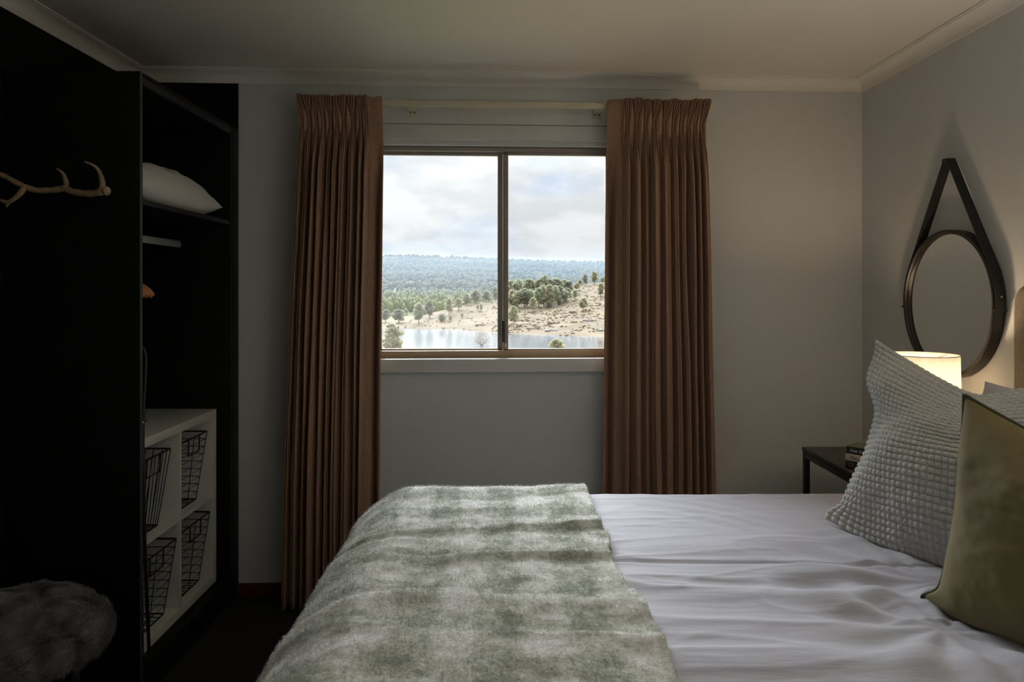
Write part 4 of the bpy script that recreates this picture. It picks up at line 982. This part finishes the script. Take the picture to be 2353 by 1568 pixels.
def onhill(px, py):
    t = np.linspace(0.0, 1.0, 300); X, Y, z = hill(np.full(300, float(px)), t); pyy = CY+(CAMZ-z)*F/Y
    k = int(np.argmin(np.abs(pyy-py))); return np.array([X[k], Y[k], z[k]])
# far ridge
RP = [0, 600, 880, 940, 1000, 1070, 1140, 1200, 1400, 1700, 2300]; RC = [594, 590, 588, 587, 590, 593, 596, 599, 604, 610, 620]
def ridge(px, t):
    Y = 950+1750*t; zc = CAMZ-(np.interp(px, RP, RC)+3-CY)/F*2700
    pr = np.where(t < 1, 0.15*t+0.85*t**1.25, 1-(t-1)*1.2)
    X = (px-CX)/F*Y
    return X, Y, -14+(zc+14)*pr+7*fbm(X*0.004, Y*0.004, 5, 3)*np.clip(t*2, 0, 1)*np.clip((1.02-t)*5, 0, 1)
A_, B_ = np.meshgrid(np.linspace(0, 2300, 160), np.concatenate([np.linspace(0, 1, 60), [1.1, 1.3]]), indexing='ij')
Xr, Yr, Zr = ridge(A_, B_); Zr = np.where(B_ < 0, -14.0, Zr)
o = link('ridge', grid_mesh('ridge', np.stack([Xr, Yr, Zr], -1)), M['soil']); setprops(o, 'long forested ridge on the horizon', 'ridge', kind='structure')
bm = bmesh.new(); bmesh.ops.create_icosphere(bm, subdivisions=1, radius=1.0); bm.verts.ensure_lookup_table(); IV = np.array([v.co[:] for v in bm.verts]); IT = np.array([[v.index for v in f.verts] for f in bm.faces]); bm.free()
def blobs(name, C_, S_, mt, seed, jit=0.25):
    r = np.random.default_rng(seed); n = len(C_)
    v = IV[None]*(1+r.uniform(-jit, jit, (n, len(IV), 1)))*S_[:, None, :]+C_[:, None, :]
    t = IT[None]+(np.arange(n)*len(IV))[:, None, None]
    o = link(name, tri_mesh(name, v.reshape(-1, 3), t.reshape(-1, 3)), mt, None, False); o['kind'] = 'stuff'; return o
r = np.random.default_rng(3)
n = 15000; px = r.uniform(500, 1800, n); t = r.uniform(0, 1, n)**0.8; X, Y, z = ridge(px, t)
s = r.uniform(3.2, 7.5, n)*(0.9+0.2*t); S_ = np.stack([s*0.8, s*0.8, s*r.uniform(0.8, 1.25, n)], -1)
o = blobs('ridge_forest', np.stack([X, Y, z+s*0.6], -1), S_, M['forest'], 4); setprops(o, 'blue-green gum forest covering the far ridge', 'forest', kind='stuff')
n = 900; px = r.uniform(600, 1180, n); Y = r.uniform(640, 1150, n); X = (px-CX)/F*Y; z = -24+(Y-640)*0.022+2*vnoise(X*0.02, Y*0.02)
s = r.uniform(3.2, 6.0, n); S_ = np.stack([s*0.62, s*0.62, s*1.5], -1)
o = blobs('valley_forest', np.stack([X, Y, z+s*1.3], -1), S_, M['forest2'], 8); setprops(o, 'yellow-green conifers filling the valley left of the hill', 'forest', kind='stuff')
o = sheet('valley_floor', np.linspace(-600, 600, 30), np.linspace(455, 1120, 36), lambda x, y: (x, y, -28+(y-455)*0.0285), M['valley']); setprops(o, 'shaded valley floor between hill and ridge', 'ground', kind='structure')

# tree kinds
def tree_kind(seed, crown_lo, width, clumps, per, leaf, lm, dead=False, bushy=False):
    r = np.random.default_rng(seed)
    mb = MB()
    lean = r.uniform(-0.04, 0.04)
    top = 0.82 if not dead else 0.95
    if bushy:
        for k in range(10):
            a = r.uniform(0, 6.28); e = r.uniform(0.5, 1.0); mb.tube([(0, 0, 0), (0.2*math.cos(a)*width, 0.2*math.sin(a)*width, 0.4*e), (0.45*math.cos(a)*width, 0.45*math.sin(a)*width, 0.85*e)], [0.018, 0.012, 0.005], 5)
    else:
        mb.tube([(0, 0, -0.03), (lean*0.5, 0, crown_lo), (lean, 0.01, top)], [0.032, 0.024, 0.008], 7)
        for k in range(9 if dead else 5):
            a = r.uniform(0, 6.28); h = r.uniform(crown_lo*0.8, 0.75); q = width*r.uniform(0.25, 0.42)
            mb.tube([(lean*h, 0, h), (lean*h+q*0.6*math.cos(a), q*0.6*math.sin(a), h+0.10), (lean*h+q*math.cos(a), q*math.sin(a), h+0.2)], [0.016, 0.011, 0.005], 5)
    me = bpy.data.meshes.new('trunk'); me.from_pydata(mb.v, [], mb.f); me.materials.append(M['deadwood'] if dead else (M['twig'] if bushy else M['bark'])); me.polygons.foreach_set('use_smooth', np.ones(len(me.polygons), bool))
    cm = None
    if not dead:
        cs = []
        for k in range(clumps):
            f = (k+0.5)/clumps; h = crown_lo+(1-crown_lo)*(0.10+0.82*f); prof_ = math.sin(math.pi*min(1, 0.18+0.80*f))**0.7
            a = k*2.4+r.uniform(-0.5, 0.5); q = width/2*prof_*r.uniform(0.25, 0.72)
            cs.append((q*math.cos(a)+lean*h, q*math.sin(a), h, width*r.uniform(0.16, 0.27)*(0.6+0.4*prof_)))
        V_ = []
        for (x, y, h, s) in cs:
            dd = r.normal(0, 1, (per, 3)); dd /= np.linalg.norm(dd, axis=1, keepdims=True); dd *= r.uniform(0.55, 1.08, (per, 1))*s*np.array([[1, 1, 0.72]])
            c = np.array([x, y, h])+dd
            a1 = r.normal(0, 1, (per, 3)); a1 /= np.linalg.norm(a1, axis=1, keepdims=True); a2 = r.normal(0, 1, (per, 3)); a2 -= a1*np.sum(a1*a2, 1, keepdims=True); a2 /= np.linalg.norm(a2, axis=1, keepdims=True)
            sz = leaf*r.uniform(0.7, 1.4, (per, 1))
            V_.append(np.stack([c+a1*sz, c-a1*sz*0.6+a2*sz*0.8, c-a1*sz*0.6-a2*sz*0.8], 1))
        V_ = np.concatenate(V_).reshape(-1, 3); T_ = np.arange(len(V_)).reshape(-1, 3)
        cm = tri_mesh('crown', V_, T_); cm.materials.append(lm)
    return me, cm
KIND = {
 'gum': [tree_kind(s, 0.17, 0.62, 16, 115, 0.034, M[l]) for s, l in ((1, 'leaf_olive'), (2, 'leaf_green'), (3, 'leaf_olive'))],
 'tall': [tree_kind(s, 0.11, 0.46, 17, 105, 0.032, M[l]) for s, l in ((4, 'leaf_green'), (5, 'leaf_olive'), (6, 'leaf_dark'))],
 'dark': [tree_kind(s, 0.13, 0.72, 16, 115, 0.036, M['leaf_dark']) for s in (7, 8)],
 'bush': [tree_kind(s, 0.06, 1.5, 14, 90, 0.06, M[l], bushy=True) for s, l in ((9, 'leaf_green'), (10, 'leaf_dark'))],
 'bare': [tree_kind(s, 0.05, 1.4, 16, 70, 0.03, M['leaf_twig'], bushy=True) for s in (21, 22)],
 'dead': [tree_kind(11, 0.3, 0.6, 0, 0, 0, None, dead=True)],
 'young': [tree_kind(s, 0.18, 0.8, 12, 100, 0.04, M['leaf_green']) for s in (12, 13)],
}
def tree(name, kind, k, base, h, w, label, group, cat='tree'):
    tm, cm = KIND[kind][k % len(KIND[kind])]
    e = empty(name, base, label, cat, group); e.rotation_euler = (0, 0, (k*2.399) % 6.28)
    nat = {'gum': 0.62, 'tall': 0.46, 'dark': 0.72, 'bush': 1.5, 'bare': 1.4, 'dead': 0.6, 'young': 0.8}[kind]
    e.scale = (w/nat, w/nat, h)
    a = bpy.data.objects.new('trunk', tm); C.objects.link(a); a.parent = e
    if cm is not None: b = bpy.data.objects.new('crown', cm); C.objects.link(b); b.parent = e
    return e
GT, GG, GS = 'trees scattered over the far hillside', 'gum trees in the grove on the hill', 'bushes on the far shore'
TL = [
 (962, 745, 694, 31, 'gum', 'gum_tree', 'broad grey-green gum on the left shore, next to a taller one', GT),
 (987, 731, 688, 25, 'tall', 'gum_tree', 'tall dark gum standing alone on the left shore', GT),
 (1032, 724, 685, 24, 'gum', 'gum_tree', 'gum with a pale trunk at the foot of the hill', GT),
 (1054, 713, 685, 24, 'gum', 'gum_tree', 'spreading gum where the hill begins to rise', GT),
 (1072, 701, 675, 25, 'dark', 'gum_tree', 'dark gum at the lower end of the hillcrest row', GT),
 (1092, 697, 666, 33, 'dark', 'gum_tree', 'widest dark gum of the hillcrest row', GT),
 (1118, 692, 668, 27, 'dark', 'gum_tree', 'dark rounded gum of the hillcrest row near the mullion', GT),
 (1138, 688, 656, 18, 'dark', 'gum_tree', 'dark gum half hidden by the window mullion', GT),
 (1106, 716, 698, 12, 'young', 'young_tree', 'small dark tree on the slope below the hillcrest row', GT),
 (1097, 712, 700, 12, 'young', 'young_tree', 'small pale tree on the slope beside a darker one', GT),
 (1062, 731, 719, 10, 'young', 'young_tree', 'single tiny round tree low on the left slope', GT),
 (1015, 739, 721, 27, 'bush', 'bush', 'wide dark bush on the left shore under the pale-trunked gum', GS),
 (1035, 737, 724, 12, 'bush', 'bush', 'small bush beside the wide one on the left shore', GS),
 (916, 742, 710, 38, 'dark', 'gum_tree', 'wide dark tree on the far shore at the left of the window', GT),
 (886, 738, 708, 26, 'dark', 'gum_tree', 'dark tree on the far shore against the left curtain', GT),
 (1180, 750, 702, 25, 'gum', 'gum_tree', 'leafy gum standing low on the slope just right of the mullion', GT),
 (1225, 718, 683, 22, 'gum', 'gum_tree', 'slender gum in front of the grove', GT),
 (1321, 688, 665, 20, 'young', 'young_tree', 'fresh green tree at the right end of the grove', GT),
 (1340, 714, 684, 26, 'gum', 'gum_tree', 'flat-topped tree alone in the middle of the straw slope', GT),
 (1381, 682, 650, 20, 'tall', 'gum_tree', 'tall grey tree on the slope beside the right curtain', GT),
 (1309, 675, 645, 22, 'tall', 'gum_tree', 'open-crowned gum between the grove and the hilltop', GT),
 (1325, 668, 650, 18, 'gum', 'gum_tree', 'low spreading gum behind the open-crowned one', GT),
 (1345, 656, 629, 18, 'dark', 'gum_tree', 'brownish tree on the hilltop beside a bare white one', GT),
 (1366, 653, 623, 20, 'tall', 'gum_tree', 'tallest tree on the hilltop', GT),
 (1352, 664, 634, 12, 'dead', 'dead_tree', 'bare white dead tree on the hilltop', GT),
 (1332, 653, 640, 17, 'young', 'young_tree', 'low round tree on the hilltop skyline', GT),
 (1384, 652, 637, 18, 'young', 'young_tree', 'pale round tree on the hilltop by the right curtain', GT),
 (1394, 652, 628, 14, 'dark', 'gum_tree', 'dark tree on the hilltop cut off by the right curtain', GT),
]
for (px, b, tp, w, kd, nm, lb, gpn) in TL:
    p = onhill(px, b); k = p[1]/F; tree(nm, kd, R_.randrange(9), p, (b-tp)*k, w*k, lb, gpn)
ORD = ['first', 'second', 'third', 'fourth', 'fifth', 'sixth', 'seventh', 'eighth', 'ninth', 'tenth', 'eleventh', 'twelfth']
GROVE = [(1160, 694, 648, 22), (1172, 692, 643, 22), (1184, 695, 648, 20), (1192, 690, 640, 22), (1210, 692, 637, 24), (1222, 690, 641, 22), (1237, 688, 640, 22), (1250, 688, 631, 26), (1262, 686, 640, 24), (1273, 684, 637, 24), (1286, 682, 640, 22), (1298, 676, 641, 22), (1178, 706, 664, 22), (1190, 708, 668, 22), (1205, 706, 660, 22), (1218, 706, 664, 22), (1236, 708, 658, 22), (1250, 704, 655, 26), (1262, 706, 652, 22), (1274, 702, 656, 26), (1286, 696, 655, 22), (1296, 692, 664, 20), (1304, 684, 660, 18)]
for i, (px, b, tp, w) in enumerate(GROVE):
    p = onhill(px, b); k = p[1]/F; tree('gum_tree', ('tall', 'gum', 'tall', 'young')[i % 4], i*5+1, p, (b-tp)*k, w*k*1.4, '%s gum from the left in the %s row of the hillside grove' % (ORD[i if i < 12 else i-12], 'back' if i < 12 else 'front'), GG)
for i, (px, b, tp, w) in enumerate(((1182, 705, 692, 22), (1215, 706, 696, 18), (1262, 707, 694, 26), (1284, 700, 686, 20), (1298, 690, 676, 18))):
    p = onhill(px, b); k = p[1]/F; tree('bush', 'bush', R_.randrange(9), p, (b-tp)*k, w*k, '%s green bush from the left at the foot of the hillside grove' % ORD[i], 'bushes under the grove', 'bush')
# lake bushes and near tree tops
p = gp(1107, 796, ZL); tree('bare_bush', 'bare', 1, p, 34*p[1]/F, 46*p[1]/F, 'grey leafless bush standing in the lake', None, 'bush')
def near_tree(nm, kd, k, px, top, w, Y, lb, lo=1.0):
    zg = -0.7+(Y-3.6)*(ZL-0.2+0.7)/(250-3.6); zt = CAMZ-(top-CY)/F*Y
    tree(nm, kd, k, ((px-CX)/F*Y, Y, zg-0.1), zt-zg, w*Y/F, lb, None)
near_tree('gum_tree', 'gum', 0, 1279, 777, 44, 225, 'flat-crowned gum whose top shows above the right half of the sill')
near_tree('bare_bush', 'bare', 0, 1380, 776, 40, 238, 'grey leafless bush at the sill beside the right curtain')
near_tree('gum_tree', 'tall', 1, 904, 738, 62, 120, 'drooping gum rising from the sill beside the left curtain')
# tussocks, rocks, scrub on the slope
n = 1500; px = r.uniform(880, 1420, n); t = r.beta(1.1, 1.5, n)*0.95; px = np.where(r.uniform(0, 1, n) < 0.8, r.uniform(1130, 1420, n), px); X, Y, z = hill(px, t)
keep = vnoise(X*0.09, Y*0.16, 4) > -0.2; X, Y, z = X[keep], Y[keep], z[keep]; n = len(X)
s = r.uniform(0.22, 0.55, n); o = blobs('tussock', np.stack([X, Y, z+s*0.3], -1), np.stack([s*r.uniform(1.2, 2.6, n), s*1.2, s*0.75], -1), M['tuss'], 5); setprops(o, 'tawny tussocks dotted over the straw slope', 'grass', kind='stuff')
def outcrop(px, py, w, lb, mt, nm, cat, nrk, sc):
    c = onhill(px, py); k = c[1]/F; Cc = np.array([[c[0]+r.uniform(-w/2, w/2)*k, c[1]+r.uniform(-2, 2), c[2]+0.2] for _ in range(nrk)])
    s = r.uniform(0.6, 1.4, (nrk, 1))*sc; o = blobs(nm, Cc, s*np.array([[1.3, 1, 0.8]]), mt, int(px)); del o['kind']; setprops(o, lb, cat)
outcrop(1356, 737, 30, 'pale grey rock outcrop midway up the straw slope', M['rock'], 'rock_outcrop', 'rocks', 14, 0.7)
outcrop(1268, 760, 26, 'pale grey rock outcrop near the shore right of the mullion', M['rock'], 'rock_outcrop', 'rocks', 14, 0.7)
outcrop(1386, 760, 22, 'pale grey rock outcrop near the shore by the right curtain', M['rock'], 'rock_outcrop', 'rocks', 12, 0.7)
outcrop(1276, 722, 10, 'small pale rock outcrop high on the straw slope', M['rock'], 'rock_outcrop', 'rocks', 6, 0.6)
outcrop(1270, 744, 24, 'red-brown dead scrub patch low on the straw slope', M['dead'], 'scrub_patch', 'scrub', 14, 0.7)
outcrop(1314, 718, 16, 'red-brown dead scrub patch below the flat-topped tree', M['dead'], 'scrub_patch', 'scrub', 10, 0.6)
outcrop(1106, 748, 22, 'dark scrub patch on the shore left of the mullion', M['dead'], 'scrub_patch', 'scrub', 16, 0.6)

# haze lying in the valley in front of the ridge
hm = bpy.data.materials.new('blue valley haze'); hm.use_nodes = True; nt = hm.node_tree; nt.nodes.clear()
vs_ = N(nt, 'ShaderNodeVolumeScatter'); vs_.inputs['Color'].default_value = (0.56, 0.76, 1.0, 1); vs_.inputs['Density'].default_value = 0.00036; vs_.inputs['Anisotropy'].default_value = 0.0
o_ = N(nt, 'ShaderNodeOutputMaterial'); nt.links.new(vs_.outputs[0], o_.inputs['Volume'])
hv = [(-1800, 720, -60), (1800, 720, -60), (1800, 2850, -60), (-1800, 2850, -60), (-1800, 720, 60), (1800, 720, 46), (1800, 2850, 84), (-1800, 2850, 186)]
o = MB().add(hv, [(3, 2, 1, 0), (4, 5, 6, 7), (0, 1, 5, 4), (1, 2, 6, 5), (2, 3, 7, 6), (3, 0, 4, 7)]).build('valley_haze', hm); setprops(o, 'thin blue haze lying over the distant forested ridge', 'haze', kind='stuff')
